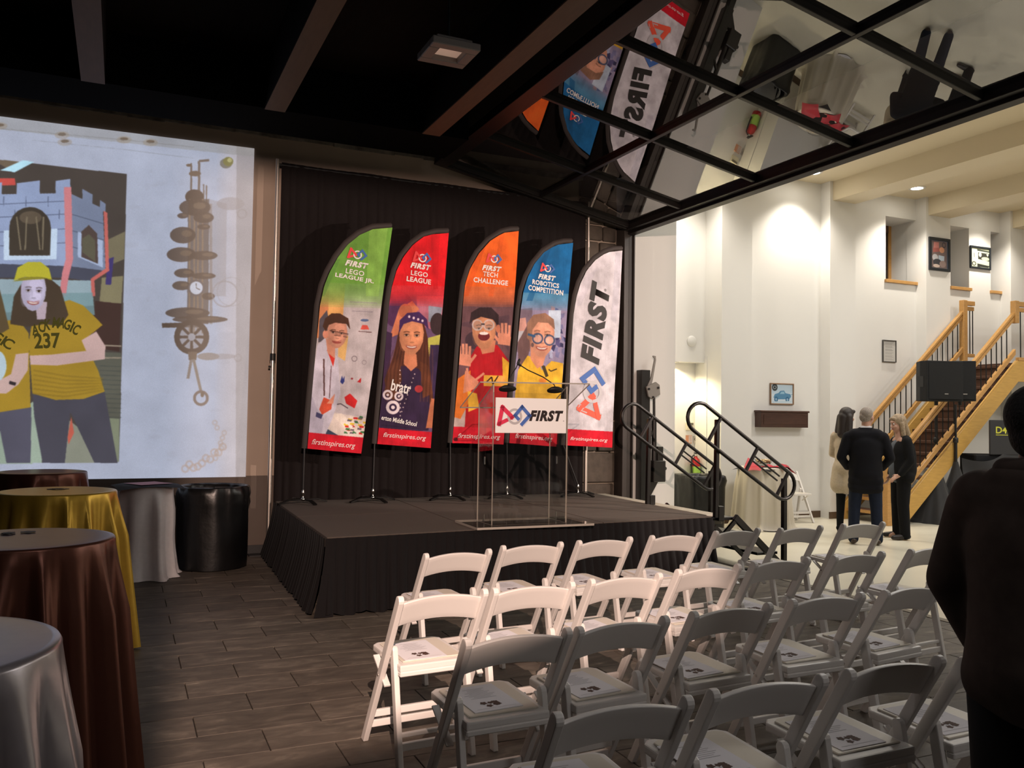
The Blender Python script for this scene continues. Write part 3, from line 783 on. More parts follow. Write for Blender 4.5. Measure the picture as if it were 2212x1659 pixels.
def banner(i, name_label, paint, texts):
    sp = BSPEC[i]
    P = banner_geom(sp)
    fx, fy = sp['foot']
    base = onY(fx, fy, BY); base.z = DZ
    t = empty('feather_banner', base, 0, name_label, 'banner', 'feather banners on stage')
    tinv = Matrix.Translation(-base)
    def ch(o): o.parent = t; o.matrix_parent_inverse = tinv; return o
    bl, br, tr = P[0], P[-1], P[-2]
    tl = bl+(tr-br)
    # left profile as function of v (z along right edge)
    prof = [(p.z, p.x) for p in P[:-2]]+[(tr.z, tr.x)]
    def leftx(z):
        for (za, xa), (zb, xb) in zip(prof[:-1], prof[1:]):
            if z <= zb+1e-6: return xa+(xb-xa)*((z-za)/(zb-za) if zb > za else 0)
        return prof[-1][1]
    zs = bl.z, br.z
    nv, nu = 64, 14
    def fn(u, v):
        v2 = v
        zt = tr.z
        zl = bl.z+(zt-bl.z)*v2
        zr = br.z+(tr.z-br.z)*v2
        xl = leftx(zl); xr = br.x+(tr.x-br.x)*v2
        q = Vector((xl+(xr-xl)*u, BY, zl+(zr-zl)*u)); q.y = wave(q, i); return q
    b = MB(); b.grid(nu, nv, fn); me = b.mesh('flag', fix=False)
    x0, x1 = min(p.x for p in P), max(p.x for p in P); z0, z1 = min(p.z for p in P), max(p.z for p in P)
    set_uv(me, lambda c: ((c.x-x0)/(x1-x0), (c.z-z0)/(z1-z0)))
    cv = Canvas(x0, x1, z0, z1, int((x1-x0)*330), int((z1-z0)*330), lambda px, py: (lambda q: (q.x, q.z))(onY(px, py, BY)))
    paint(cv); cv.mottle(.055, 7); cv.blur(3); cv.speck(0.035)
    flag = ch(link('flag', me, print_mat('banner_print_%d' % (i+1), cv.image('banner_print_%d' % (i+1)), 0.75, bump=0.5)))
    # black sleeve along the curved edge
    edge = [P[0]]+P[1:-1]
    cl = []
    for a, c_ in zip(edge[:-1], edge[1:]):
        for k_ in range(6): cl.append(a.lerp(c_, k_/6))
    cl.append(edge[-1])
    b = MB(); outer = []
    for k_, p in enumerate(cl):
        d = (cl[min(k_+1, len(cl)-1)]-cl[max(k_-1, 0)]); n = Vector((-d.z, 0, d.x)).normalized()
        outer.append(p+n*0.062)
    vs = []
    for p, q in zip(cl, outer):
        a = p.copy(); a.y = BY+.012; c2 = q.copy(); c2.y = BY+.012; m_ = (p+q)/2; m_.y = BY-.016
        vs += [a, m_, c2]
    n = len(cl)
    b.add(vs, [(3*k_+j, 3*k_+j+1, 3*k_+j+4, 3*k_+j+3) for k_ in range(n-1) for j in range(2)], True)
    ch(b.build('sleeve', mat('black_sleeve', (0.030, 0.022, 0.020), 0.7), fix=False))
    # pole following the sleeve
    pole = [Vector((base.x, BY, DZ+.14))]+[(p+q)/2+Vector((0, .006, 0)) for p, q in zip(cl, outer)]
    k_ = MB(); k_.tube(pole, [.011]+[.010-.006*j/len(cl) for j in range(len(cl))], 8); ch(k_.build('pole', M_black))
    # foot: cross of flat bars and chrome spindle
    for a, ln in ((.35, .30), (.35+PI/2, .30), (.35+PI, .30), (.35+1.5*PI, .26)):
        dx, dy = math.cos(a), math.sin(a)
        k_ = MB(); c0 = Vector((base.x, BY, DZ))
        p1 = c0+Vector((dx*.03, dy*.03, .045)); p2 = c0+Vector((dx*ln*.6, dy*ln*.6, .045)); p3 = c0+Vector((dx*ln, dy*ln, .012))
        k_.bar(p1, p2, .035, .012); k_.bar(p2, p3, .04, .014); ch(k_.build('foot_bar', M_metalblack))
    k_ = MB(); k_.lathe([(.02, .045), (.022, .055), (.011, .06), (.011, .10), (.016, .105), (.018, .125), (.012, .14), (.010, .15)], 14, (base.x, BY, DZ)); ch(k_.build('spindle', M_chrome))
    # lettering
    ex = (br-bl).normalized(); ey = (tr-br).normalized()
    def warp(q): 
        q = Vector(q); off = min(0.0, q.y-BY); q.y = BY; q.y = wave(q, i)-.006+off; return q
    texts(lambda px, py: onY(px, py, BY), ex, ey, flag, warp)
    return t
def footer(c, i):
    sp = BSPEC[i]; bl, br = sp['bl'], sp['br']
    h = 36
    c.poly([(bl[0]-8, bl[1]-h), (br[0]+10, br[1]-h+2), (br[0]+8, br[1]+6), (bl[0]-8, bl[1]+6)], (205, 26, 46))
def rotv(ex, ey, a):
    ex, ey = Vector(ex), Vector(ey)
    return ex*math.cos(a)+ey*math.sin(a), -ex*math.sin(a)+ey*math.cos(a)
M_txt = M_logowhite
M_pink = mat('footer_lettering', (0.82, 0.62, 0.62), 0.6)
def std_text(P, ex, ey, par, warp, cx, cy, lines, site, sw=1.0):
    # cx,cy: pixel of the emblem centre on the photograph's banner; lines: (text, px centre, width px)
    s = 0.105*sw
    emblem(P(cx, cy), ex, ey, s, par, M_logored, M_logoblue, M_logowhite, None, warp)
    def ww(a, b): return (P(*a)-P(*b)).length
    for (tx, c, wpx, hpx, sh, bo) in lines:
        w_ = ww((c[0]-wpx/2, c[1]), (c[0]+wpx/2, c[1])); h_ = ww((c[0], c[1]-hpx/2), (c[0], c[1]+hpx/2))
        put_text(tx, .1, P(*c), ex, ey, M_txt, par, sh, bo, w_, h_, warp, space=1.18 if bo > .005 else 1.06)
    (tx, c, wpx, hpx) = site
    w_ = ww((c[0]-wpx/2, c[1]), (c[0]+wpx/2, c[1])); h_ = ww((c[0], c[1]-hpx/2), (c[0], c[1]+hpx/2))
    put_text(tx, .1, P(*c), ex, ey, M_pink, par, .25, 0.001, w_, h_, warp)

SKIN = (232, 170, 140); SKIN2 = (205, 130, 95); SKIN3 = (176, 112, 78)
def face(c, cx, cy, rx, ry, skin, hair, glasses=None, smile=True, tilt=0.0, teeth=True):
    sk = np.array(skin, float)
    def S_(k_): return tuple(np.clip(sk*k_, 0, 255))
    def rel(x, y): return (cx+x*rx*math.cos(tilt)-y*ry*math.sin(tilt)*ry/ry*rx/ry*.9, cy+y*ry+x*rx*math.sin(tilt)*.9)
    c.poly([rel(x, y) for x, y in ((-.98, -.35), (-.8, -.8), (-.3, -1.02), (.3, -1.02), (.82, -.78), (.98, -.3), (.93, .25), (.72, .66), (.36, .97), (0, 1.05), (-.36, .97), (-.72, .66), (-.93, .25))], S_(.92))
    for k_, (x, y, w_, h_) in enumerate(((.1, -.15, .80, .84), (.16, -.1, .68, .70), (.2, -.45, .5, .34), (.22, .22, .42, .34), (.3, .1, .3, .3))): 
        q = rel(x, y); c.ell(q[0], q[1], rx*w_, ry*h_, S_(1.0+.03*k_), .45, tilt)
    q = rel(-.62, .25); c.ell(q[0], q[1], rx*.34, ry*.6, S_(.80), .30, tilt)
    q = rel(0, .86); c.ell(q[0], q[1], rx*.45, ry*.16, S_(.86), .4, tilt)
    for sx in (-.40, .42):
        q = rel(sx, -.12); c.ell(q[0], q[1], rx*.27, ry*.15, S_(.78), .6, tilt)
        q = rel(sx, -.30); c.line([(q[0]-rx*.24, q[1]+ry*.03), (q[0], q[1]-ry*.02), (q[0]+rx*.24, q[1]+ry*.03)], ry*.055, tuple(np.array(hair)*.8+sk*.2), .85)
        q = rel(sx, -.10); c.ell(q[0], q[1], rx*.17, ry*.060, (196, 180, 172), .8, tilt); c.ell(q[0], q[1]-ry*.01, rx*.09, ry*.065, (38, 26, 22), .95)
        c.line([(q[0]-rx*.19, q[1]-ry*.035), (q[0]+rx*.19, q[1]-ry*.05)], ry*.03, (52, 34, 30), .8)
    q = rel(.06, .22); c.ell(q[0], q[1], rx*.17, ry*.12, S_(1.08), .6, tilt); q = rel(.05, .31); c.ell(q[0], q[1], rx*.19, ry*.045, S_(.70), .6, tilt)
    q = rel(-.06, .08); c.line([(q[0], q[1]-ry*.18), (q[0]-rx*.05, q[1]+ry*.15)], rx*.07, S_(.85), .5)
    if smile:
        q = rel(.03, .56); c.ell(q[0], q[1]-ry*.03, rx*.46, ry*.17, (150, 72, 66), .9, tilt, 0, PI); 
        if teeth: c.ell(q[0], q[1]-ry*.02, rx*.37, ry*.10, (232, 222, 216), .95, tilt, 0, PI)
        q2 = rel(.03, .50); c.line([(q2[0]-rx*.48, q2[1]-ry*.03), (q2[0], q2[1]+ry*.05), (q2[0]+rx*.48, q2[1]-ry*.03)], ry*.05, (170, 92, 84), .7)
    if glasses:
        for sx in (-.42, .44): 
            q = rel(sx, -.09); c.ring(q[0], q[1], rx*.30, rx*.36, glasses, .9)
        q = rel(0, -.10); c.line([(q[0]-rx*.1, q[1]), (q[0]+rx*.1, q[1])], ry*.05, glasses)
def paint1(c):
    c.poly([(600, 440), (900, 440), (900, 1000), (600, 1000)], (196, 190, 196))
    c.poly([(660, 600), (742, 600), (735, 730), (655, 730)], (214, 142, 96)); c.poly([(712, 610), (746, 610), (738, 720), (706, 720)], (232, 178, 110))
    for k_ in range(12):
        y = 668-k_*5; c.poly([(600, 400), (900, 400), (900, y), (600, y-8)], (122-k_*1, 176-k_*1, 86-k_*1), .22)
    c.poly([(600, 400), (900, 400), (900, 618), (600, 606)], (112, 168, 70))
    c.poly([(800, 470), (840, 470), (818, 640), (790, 640)], (150, 200, 96), .5)
    c.poly([(715, 560), (735, 560), (700, 640), (690, 640)], (80, 130, 60), .4)
    # board drawings
    c.ell(787, 692, 9, 3, (90, 110, 150)); c.poly([(778, 712), (797, 712), (793, 703), (782, 702)], (220, 90, 80)); c.line([(774, 716), (802, 718)], 1.5, (90, 60, 60))
    c.ring(765, 775, 5, 6.2, (110, 100, 110)); c.ring(786, 783, 4, 5, (140, 130, 140)); c.line([(755, 652), (815, 655)], 1.2, (150, 145, 160)); c.line([(760, 672), (806, 674)], 1.2, (150, 145, 160))
    c.poly([(735, 825), (739, 811), (741, 819), (744, 812), (744, 824), (740, 830)], (50, 60, 130)); c.poly([(771, 825), (780, 816), (779, 827)], (190, 40, 45)); c.ell(760, 818, 2.5, 2, (150, 50, 60)); c.ell(742, 770, 2, 2, (190, 60, 60))
    c.poly([(732, 720), (752, 726), (745, 780), (730, 770)], (226, 186, 120))
    # table with bricks
    c.poly([(716, 890), (800, 905), (800, 950), (700, 950)], (224, 214, 208)); c.poly([(706, 926), (730, 940), (700, 948)], (60, 75, 100)); c.poly([(716, 895), (738, 893), (790, 940), (770, 948)], (236, 226, 216))
    rs = random.Random(5)
    for k_ in range(34):
        x, y = rs.uniform(742, 792), rs.uniform(896, 934); c.poly([(x, y), (x+rs.uniform(4, 10), y+1), (x+8, y+5), (x-1, y+4)], rs.choice([(200, 40, 40), (220, 190, 60), (60, 120, 70), (235, 230, 225), (190, 60, 40), (110, 100, 110)]))
    c.poly([(744, 858), (756, 850), (772, 866), (766, 882), (748, 872)], (206, 42, 44)); c.line([(716, 876), (736, 872), (752, 882)], 2, (80, 70, 80))
    # boy
    c.poly([(690, 690), (706, 670), (712, 700), (700, 735), (688, 740)], (90, 85, 95))
    c.poly([(686, 745), (702, 730), (730, 775), (736, 850), (718, 905), (700, 945), (660, 945), (672, 850)], (206, 204, 222))
    c.poly([(672, 850), (684, 880), (700, 905), (694, 945), (664, 945)], (186, 184, 206)); c.line([(700, 775), (701, 855)], 3, (90, 60, 60)); c.line([(716, 790), (712, 860)], 2, (120, 100, 110))
    c.poly([(706, 755), (724, 772), (720, 792), (712, 770)], (222, 60, 50)); c.poly([(704, 730), (724, 745), (724, 775), (708, 762)], (214, 150, 124))
    face(c, 728, 722, 22, 29, (222, 160, 136), (60, 38, 28), None, True, 0.12, False)
    c.line([(712, 714), (734, 718), (752, 722)], 1.8, (70, 44, 40), .9); c.poly([(722, 716), (737, 718), (736, 725), (724, 724)], (150, 110, 96), .5); c.poly([(741, 720), (752, 722), (750, 729), (742, 727)], (150, 110, 96), .5); c.line([(722, 724), (736, 726)], 1.2, (90, 60, 54)); c.line([(741, 727), (750, 729)], 1.2, (90, 60, 54))
    c.ell(703, 722, 6, 9, (220, 150, 126))
    c.poly([(697, 705), (702, 688), (716, 677), (734, 677), (752, 688), (756, 712), (748, 700), (724, 697), (710, 702), (704, 716)], (78, 52, 40))
    c.poly([(700, 858), (718, 866), (716, 884), (696, 896), (690, 884)], (208, 84, 60)); c.poly([(706, 872), (724, 850), (720, 872)], (222, 150, 126)); c.poly([(684, 890), (698, 896), (694, 905), (682, 900)], (70, 70, 110))
    footer(c, 0)
def text1(P, ex, ey, par, warp):
    std_text(P, ex, ey, par, warp, 773, 549, [('FIRST', (771, 571), 50, 13, .28, .0055), ('LEGO', (767, 588), 40, 11, 0, .002), ('LEAGUE JR.', (766, 602), 84, 11.5, 0, .003)], ('firstinspires.org', (721, 960), 95, 15))
def paint2(c):
    c.poly([(760, 440), (1020, 440), (1020, 1000), (760, 1000)], (110, 84, 120))
    c.poly([(900, 640), (960, 640), (955, 720), (900, 700)], (180, 110, 130)); c.poly([(925, 660), (955, 665), (950, 700), (925, 695)], (150, 160, 180))
    c.ell(860, 668, 34, 40, (86, 52, 92)); c.poly([(862, 668), (890, 650), (905, 668), (884, 690), (866, 720), (842, 730)], (214, 130, 96)); c.ell(876, 672, 14, 16, (196, 112, 84))
    c.ell(945, 700, 16, 24, (60, 46, 50)); c.poly([(925, 730), (960, 720), (955, 770), (920, 770)], (190, 190, 90)); c.poly([(930, 745), (960, 745), (945, 860), (925, 860)], (60, 44, 80))
    for k_ in range(10):
        y = 664-k_*5; c.poly([(760, 400), (1020, 400), (1020, y), (760, y-6)], (226, 46, 52), .25)
    c.poly([(760, 400), (1020, 400), (1020, 620), (760, 614)], (226, 30, 40)); c.poly([(930, 500), (950, 500), (945, 625), (935, 625)], (200, 26, 36), .6)
    c.poly([(815, 770), (835, 715), (848, 720), (842, 800), (820, 880)], (62, 40, 70))
    # hair, face, shirt
    c.poly([(862, 715), (880, 690), (914, 692), (924, 730), (930, 800), (938, 870), (900, 880), (838, 870), (830, 820), (850, 770)], (84, 46, 34))
    c.poly([(868, 790), (904, 796), (930, 830), (926, 930), (818, 935), (824, 850), (848, 812)], (52, 36, 66)); c.poly([(932, 860), (940, 862), (935, 925), (920, 925)], (196, 120, 86))
    c.poly([(874, 760), (900, 765), (902, 790), (888, 802), (872, 786)], (206, 132, 98))
    c.poly([(846, 790), (862, 770), (868, 820), (850, 865), (828, 850)], (96, 56, 40)); c.poly([(908, 780), (926, 790), (936, 850), (914, 860)], (100, 56, 38))
    for k_ in range(26):
        x = 832+k_*4; c.line([(x+18-k_*.6, 730+abs(k_-13)*2), (x+4, 800), (x, 868)], 1.6, ((66, 36, 28), (118, 72, 50))[k_ % 2], .55) if (k_ < 9 or k_ > 18) else None
    face(c, 889, 728, 27, 37, (222, 150, 112), (60, 34, 26), None, True, 0.05)
    c.poly([(862, 720), (864, 692), (880, 676), (905, 674), (922, 690), (926, 712), (915, 700), (890, 694), (872, 700)], (72, 44, 96))
    for k_ in range(4): c.ell(884+k_*9.5, 684+k_*3, 2.5, 3, (230, 210, 225))
    for (x, y, r) in ((837, 853, 11), (861, 856, 10), (848, 880, 15)):
        c.ring(x, y, r*.55, r, (226, 216, 222)); c.ell(x, y, r*.28, r*.28, (226, 216, 222))
    c.ell(905, 840, 9, 8, (190, 60, 66))
    for k_ in range(22): c.ell(864+(k_ if k_ < 11 else 0)*.0+max(0, k_-10)*0+(0 if k_ < 11 else (k_-11)*3.2), (800+k_*9) if k_ < 11 else (898-(k_-11)*9.0), 1.4, 1.4, (225, 205, 200))
    c.line([(822, 918), (905, 926)], 1.5, (40, 26, 50))
    footer(c, 1)
def text2(P, ex, ey, par, warp):
    std_text(P, ex, ey, par, warp, 912, 557, [('FIRST', (908, 576), 44, 12, .28, .0055), ('LEGO', (905, 592), 36, 10.5, 0, .002), ('LEAGUE', (904, 606), 52, 11, 0, .003)], ('firstinspires.org', (874, 944), 93, 13))
    put_text('bratr', .1, P(866, 836), *rotv(ex, ey, -.12), M_txt, par, 0, .002, .24, .13, warp)
    put_text('erton Middle School', .1, P(862, 909), *rotv(ex, ey, -.10), M_txt, par, 0, .002, .43, .055, warp)
def paint3(c):
    c.poly([(900, 440), (1180, 440), (1180, 1000), (900, 1000)], (104, 74, 80))
    c.poly([(960, 930), (1010, 930), (1005, 860), (985, 850), (970, 870)], (190, 170, 165))
    for k_ in range(10):
        y = 664-k_*5; c.poly([(900, 400), (1180, 400), (1180, y), (900, y-4)], (226, 112, 60), .25)
    c.poly([(900, 400), (1180, 400), (1180, 622), (900, 616)], (240, 106, 40)); c.poly([(1040, 520), (1054, 515), (1012, 640), (1000, 640)], (206, 84, 34), .6); c.poly([(1080, 505), (1090, 505), (1066, 640), (1056, 640)], (212, 88, 36), .5)
    c.poly([(980, 700), (1100, 680), (1100, 760), (1070, 720)], (90, 66, 76)); c.ell(1030, 735, 26, 20, (70, 52, 62))
    # red top, yellow sleeves
    c.poly([(1016, 770), (1030, 748), (1075, 745), (1100, 780), (1090, 925), (1004, 935), (1008, 850)], (176, 24, 34))
    c.poly([(985, 820), (1016, 800), (1018, 860), (995, 905), (978, 900)], (222, 120, 46)); c.poly([(1085, 770), (1108, 790), (1100, 850), (1086, 830)], (222, 170, 50)); c.poly([(1010, 845), (1030, 850), (1035, 880), (1012, 890)], (226, 176, 60))
    c.poly([(1045, 810), (1100, 812), (1098, 835), (1044, 834)], (226, 170, 60)); c.line([(1050, 826), (1062, 814), (1064, 830), (1076, 812)], 2.5, (40, 20, 20)); c.ell(1082, 822, 9, 11, (226, 160, 80))
    # hands
    for (x, y, s, fl) in ((1004, 780, 1.0, 1), (1090, 735, 1.0, -1)):
        c.poly([(x-14, y+8), (x+12*1, y+12), (x+14, y-6), (x+10, y-14), (x-12, y-16)], (214, 142, 116))
        for k_ in range(4):
            xx = x-11+k_*7.0; c.line([(xx, y-8), (xx-1+k_*.6, y-40+abs(k_-1.5)*5)], 5.6, (216, 146, 120))
        c.line([(x+fl*10, y+4), (x+fl*24, y-14)], 6, (210, 138, 112))
    c.poly([(1004, 800), (1034, 824), (1030, 838), (1000, 850)], (212, 140, 110)); c.line([(1020, 826), (1046, 806)], 5, (214, 142, 116)); c.line([(1014, 836), (1008, 795)], 5, (214, 142, 116))
    # face
    c.poly([(1032, 735), (1072, 735), (1068, 760), (1042, 765)], (196, 126, 96))
    face(c, 1046, 714, 27, 39, (204, 140, 104), (36, 24, 24), None, False, 0.0)
    c.ell(1046, 726, 13, 10, (110, 40, 44)); c.ell(1046, 720, 10, 3.5, (240, 230, 225))
    c.poly([(1014, 700), (1018, 675), (1036, 664), (1062, 664), (1078, 680), (1078, 706), (1066, 690), (1040, 684), (1022, 692)], (50, 36, 40))
    for sx in (-12, 13): c.ell(1044+sx, 702+sx*.0, 12.5, 10, (176, 160, 158), .38); c.ring(1044+sx, 702, 9.5, 12.5, (196, 190, 194), .75)
    c.line([(1040, 700), (1048, 700)], 3, (60, 50, 55)); c.ell(1077, 710, 5, 9, (196, 120, 92))
    c.ell(985, 948, 6, 4, (70, 20, 24))
    footer(c, 2); c.ell(985, 949, 5, 4, (90, 16, 26))
def text3(P, ex, ey, par, warp):
    std_text(P, ex, ey, par, warp, 1067, 559, [('FIRST', (1062, 580), 42, 11.5, .28, .0055), ('TECH', (1059, 593), 32, 10.5, 0, .002), ('CHALLENGE', (1060, 608), 74, 11, 0, .003)], ('firstinspires.org', (1035, 944), 90, 13), .92)
def paint4(c):
    c.poly([(1060, 470), (1280, 470), (1280, 1000), (1060, 1000)], (150, 140, 170))
    rs = random.Random(8)
    for k_ in range(60):
        x, y = rs.uniform(1180, 1230), rs.uniform(660, 790); c.poly([(x, y), (x+rs.uniform(3, 12), y+rs.uniform(-3, 3)), (x+7, y+rs.uniform(5, 16)), (x, y+9)], rs.choice([(90, 84, 130), (170, 176, 206), (60, 58, 96), (200, 140, 140), (120, 120, 160)]))
    c.poly([(1185, 670), (1212, 670), (1210, 730), (1186, 730)], (190, 205, 226)); c.poly([(1105, 670), (1150, 665), (1145, 760), (1100, 760)], (120, 104, 120)); c.poly([(1110, 690), (1135, 686), (1140, 725), (1108, 730)], (200, 150, 140)); c.poly([(1118, 715), (1140, 715), (1136, 742), (1116, 742)], (180, 180, 190))
    for k_ in range(10):
        y = 672-k_*5; c.poly([(1060, 400), (1280, 400), (1280, y), (1060, y-4)], (70, 140, 180), .25)
    c.poly([(1060, 400), (1280, 400), (1280, 636), (1060, 630)], (26, 104, 164)); c.poly([(1180, 540), (1192, 536), (1150, 650), (1136, 650)], (20, 86, 140), .6)
    # woman: yellow top, pulled-back hair, goggles
    c.poly([(1118, 740), (1140, 700), (1150, 730), (1136, 790), (1122, 810)], (110, 84, 84))
    c.poly([(1120, 800), (1140, 768), (1160, 775), (1170, 800), (1190, 780), (1216, 785), (1212, 870), (1206, 925), (1110, 925), (1114, 850)], (230, 182, 56)); c.poly([(1168, 788), (1176, 790), (1184, 812), (1178, 815)], (70, 60, 40)); c.ell(1150, 850, 28, 30, (236, 190, 70), .5)
    c.line([(1184, 798), (1189, 802), (1202, 797)], 2.2, (60, 44, 30)); c.ell(1172, 822, 8, 5, (226, 120, 60), .7)
    c.poly([(1146, 740), (1180, 760), (1172, 790), (1160, 796), (1146, 775)], (212, 146, 116))
    face(c, 1170, 728, 27, 42, (226, 162, 134), (110, 76, 60), None, True, 0.10)
    c.poly([(1138, 730), (1138, 698), (1152, 680), (1178, 676), (1196, 690), (1198, 712), (1184, 698), (1162, 696), (1150, 712), (1148, 740)], (150, 112, 92))
    for sx in (-11, 14): c.ring(1172+sx, 733+sx*.15, 8.5, 12, (62, 78, 112), .9); c.ell(1172+sx, 733+sx*.15, 9, 9, (206, 178, 178), .45)
    c.line([(1140, 722), (1156, 727)], 5, (56, 90, 130)); c.ell(1150, 745, 3, 5, (70, 60, 70), .7)
    footer(c, 3)
def text4(P, ex, ey, par, warp):
    std_text(P, ex, ey, par, warp, 1184, 579, [('FIRST', (1182, 599), 38, 11.5, .28, .0055), ('ROBOTICS', (1179, 613), 58, 10.5, 0, .003), ('COMPETITION', (1179, 627), 76, 11.5, 0, .003)], ('firstinspires.org', (1154, 946), 82, 13), .9)
def paint5(c):
    c.poly([(1180, 500), (1400, 500), (1400, 1000), (1180, 1000)], (206, 202, 210))
    c.poly([(1330, 545), (1345, 545), (1330, 700), (1318, 690)], (180, 178, 192), .5); c.poly([(1262, 600), (1290, 580), (1256, 660), (1246, 660)], (190, 186, 198), .6)
    footer(c, 4)
def text5(P, ex, ey, par, warp):
    e2, n2 = rotv(ex, ey, PI/2)
    # vertical word, reading upwards
    def L(a, b): return (P(*a)-P(*b)).length
    e2 = (P(1300, 608)-P(1275, 783)).normalized(); n2 = Vector((-e2.z, 0, e2.x))
    put_text('FIRST', .1, P(1286, 697), e2, n2, M_ink, par, .2, .006, L((1276, 783), (1300, 608)), L((1264, 700), (1306, 700))*.98, warp, space=1.16)
    put_text('®', .03, P(1306, 627), ex, ey, M_ink, par, 0, 0, None, .035, warp)
    emblem(P(1277, 846), e2, n2, .305, par, mat('emblem_orange_red', (0.86, 0.10, 0.05), 0.6), M_logoblue, mat('ring_light', (0.55, 0.53, 0.56), .6), M_logogrey, warp)
    put_text('firstinspires.org', .1, P(1272, 950), ex, ey, M_pink, par, .25, 0.001, L((1232, 950), (1313, 950)), .055, warp)
banner(0, 'green feather banner with a boy in a lab coat at a brick table', paint1, text1)
banner(1, 'red feather banner with a girl in a purple knit cap', paint2, text2)
banner(2, 'orange feather banner with a boy in goggles raising both hands', paint3, text3)
banner(3, 'blue feather banner with a woman in a yellow top and goggles', paint4, text4)
banner(4, 'white feather banner with a tall black vertical word and emblem', paint5, text5)
# ------------------------------------------------------------------ PROJECTED SLIDE on the back wall
PY = WY-0.012
def PX(px, py): 
    q = onY(px, py, PY); return (q.x, q.z)
x0, x1, z0, z1 = -2.3, 1.312, 0.872, 4.634
cv = Canvas(x0, x1, z0, z1, 900, 940, PX, (172, 178, 198))
c = cv
# paper tone: cooler in the middle, warm band at the right, dim last strip
for k_ in range(10): c.poly([(470+k_*4, 240), (700, 240), (700, 1100), (462+k_*4, 1100)], (190, 180, 184), .10)
c.poly([(511, 240), (700, 240), (700, 1100), (509, 1100)], (156, 148, 150), .75)
c.poly([(-400, 200), (560, 310), (560, 340), (-400, 236)], (150, 148, 146), .55)
for (x, y) in ((0, 270), (134, 290), (140, 305), (268, 300), (325, 306)):
    c.ell(x, y+2, 16, 8, (150, 128, 100), .35); c.ell(x, y, 9, 3.4, (96, 78, 62), .7)
c.line([(0, 278), (135, 290), (268, 302), (420, 318)], 1.5, (130, 128, 128), .6); c.line([(70, 303), (260, 322), (420, 342)], 1.2, (140, 142, 150), .6)
rs = random.Random(4)
for _ in range(40):
    x, y = rs.uniform(280, 505), rs.uniform(330, 1020); c.ell(x, y, rs.uniform(4, 16), rs.uniform(2, 8), (150, 150, 160), .12)
c.ell(488, 353, 13, 11, (110, 104, 92), .8); c.ell(493, 349, 11, 10, (128, 122, 76)); c.ell(496, 346, 5, 5, (176, 170, 120))
# pipe-and-gauge ornament
BRN = (92, 76, 66); BR2 = (116, 98, 84); FA = (150, 140, 140)
for (a, b_, wd) in (((413, 352), (413, 420), 4), ((430, 348), (430, 420), 5), ((430, 348), (452, 346), 5), ((440, 398), (440, 440), 3), ((446, 400), (446, 440), 3)): c.line([a, b_], wd, (118, 104, 96))
c.ell(408, 357, 6, 3, BR2); c.ell(421, 375, 13, 6, BR2); c.ell(420, 425, 20, 16, BRN)
c.poly([(406, 430), (452, 430), (450, 700), (404, 700)], BRN, .75)
for x in (410, 420, 428, 438): c.line([(x, 430), (x-1, 720)], 3.2, (140, 118, 98))
c.poly([(452, 430), (490, 440), (488, 640), (452, 640)], FA, .45); c.ell(498, 440, 30, 14, FA, .55); c.ring(523, 462, 8, 11, FA, .6); c.line([(455, 440), (456, 700)], 6, (140, 126, 120), .7)
for (x, y, w_, h_) in ((421, 448, 34, 18), (395, 466, 12, 6), (440, 470, 22, 12), (395, 508, 28, 18), (440, 490, 14, 6), (392, 550, 32, 16), (440, 552, 30, 10), (398, 590, 22, 10), (440, 596, 26, 7), (392, 617, 20, 10), (405, 676, 48, 12), (432, 690, 60, 8), (450, 640, 14, 8)):
    c.ell(x, y, w_, h_, BRN, .9); c.ell(x+w_*.3, y-h_*.2, w_*.4, h_*.4, (128, 108, 90), .6)
c.ring(424, 622, 13, 18, (110, 98, 96)); c.ell(424, 622, 14, 14, (196, 198, 212)); c.line([(424, 622), (424, 612)], 1.5, BRN); c.line([(424, 622), (432, 626)], 1.5, BRN)
c.poly([(350, 698), (430, 696), (430, 707), (350, 708)], BRN)
c.ring(414, 728, 26, 38, BRN); c.ell(414, 728, 26, 26, (140, 128, 124), .55)
for k_ in range(8): c.line([(414+8*math.cos(k_*PI/4), 728+8*math.sin(k_*PI/4)), (414+28*math.cos(k_*PI/4), 728+28*math.sin(k_*PI/4))], 6, BRN)
c.poly([(406, 760), (426, 760), (424, 778), (408, 778)], BR2); c.line([(413, 778), (406, 818)], 6, (136, 122, 114)); c.line([(418, 776), (434, 845)], 6, (138, 124, 114)); c.ring(434, 860, 11, 17, (122, 106, 98)); c.ell(437, 852, 4, 6, BR2)
c.ell(450, 770, 24, 8, (140, 126, 118), .8); c.ell(480, 770, 30, 6, FA, .5); c.ring(514, 773, 6, 9, FA, .5)
c.ring(486, 635, 26, 29, FA, .6); c.ring(500, 630, 30, 32, FA, .4)
for k_ in range(10): c.ring(400+k_*9.0, 1008-k_*k_*.55+rs.uniform(-5, 5), 5, 9, (166, 142, 130), .55)
for k_ in range(8): c.ring(470+rs.uniform(-6, 16), 990-k_*11, 3, 6, (166, 144, 132), .5)
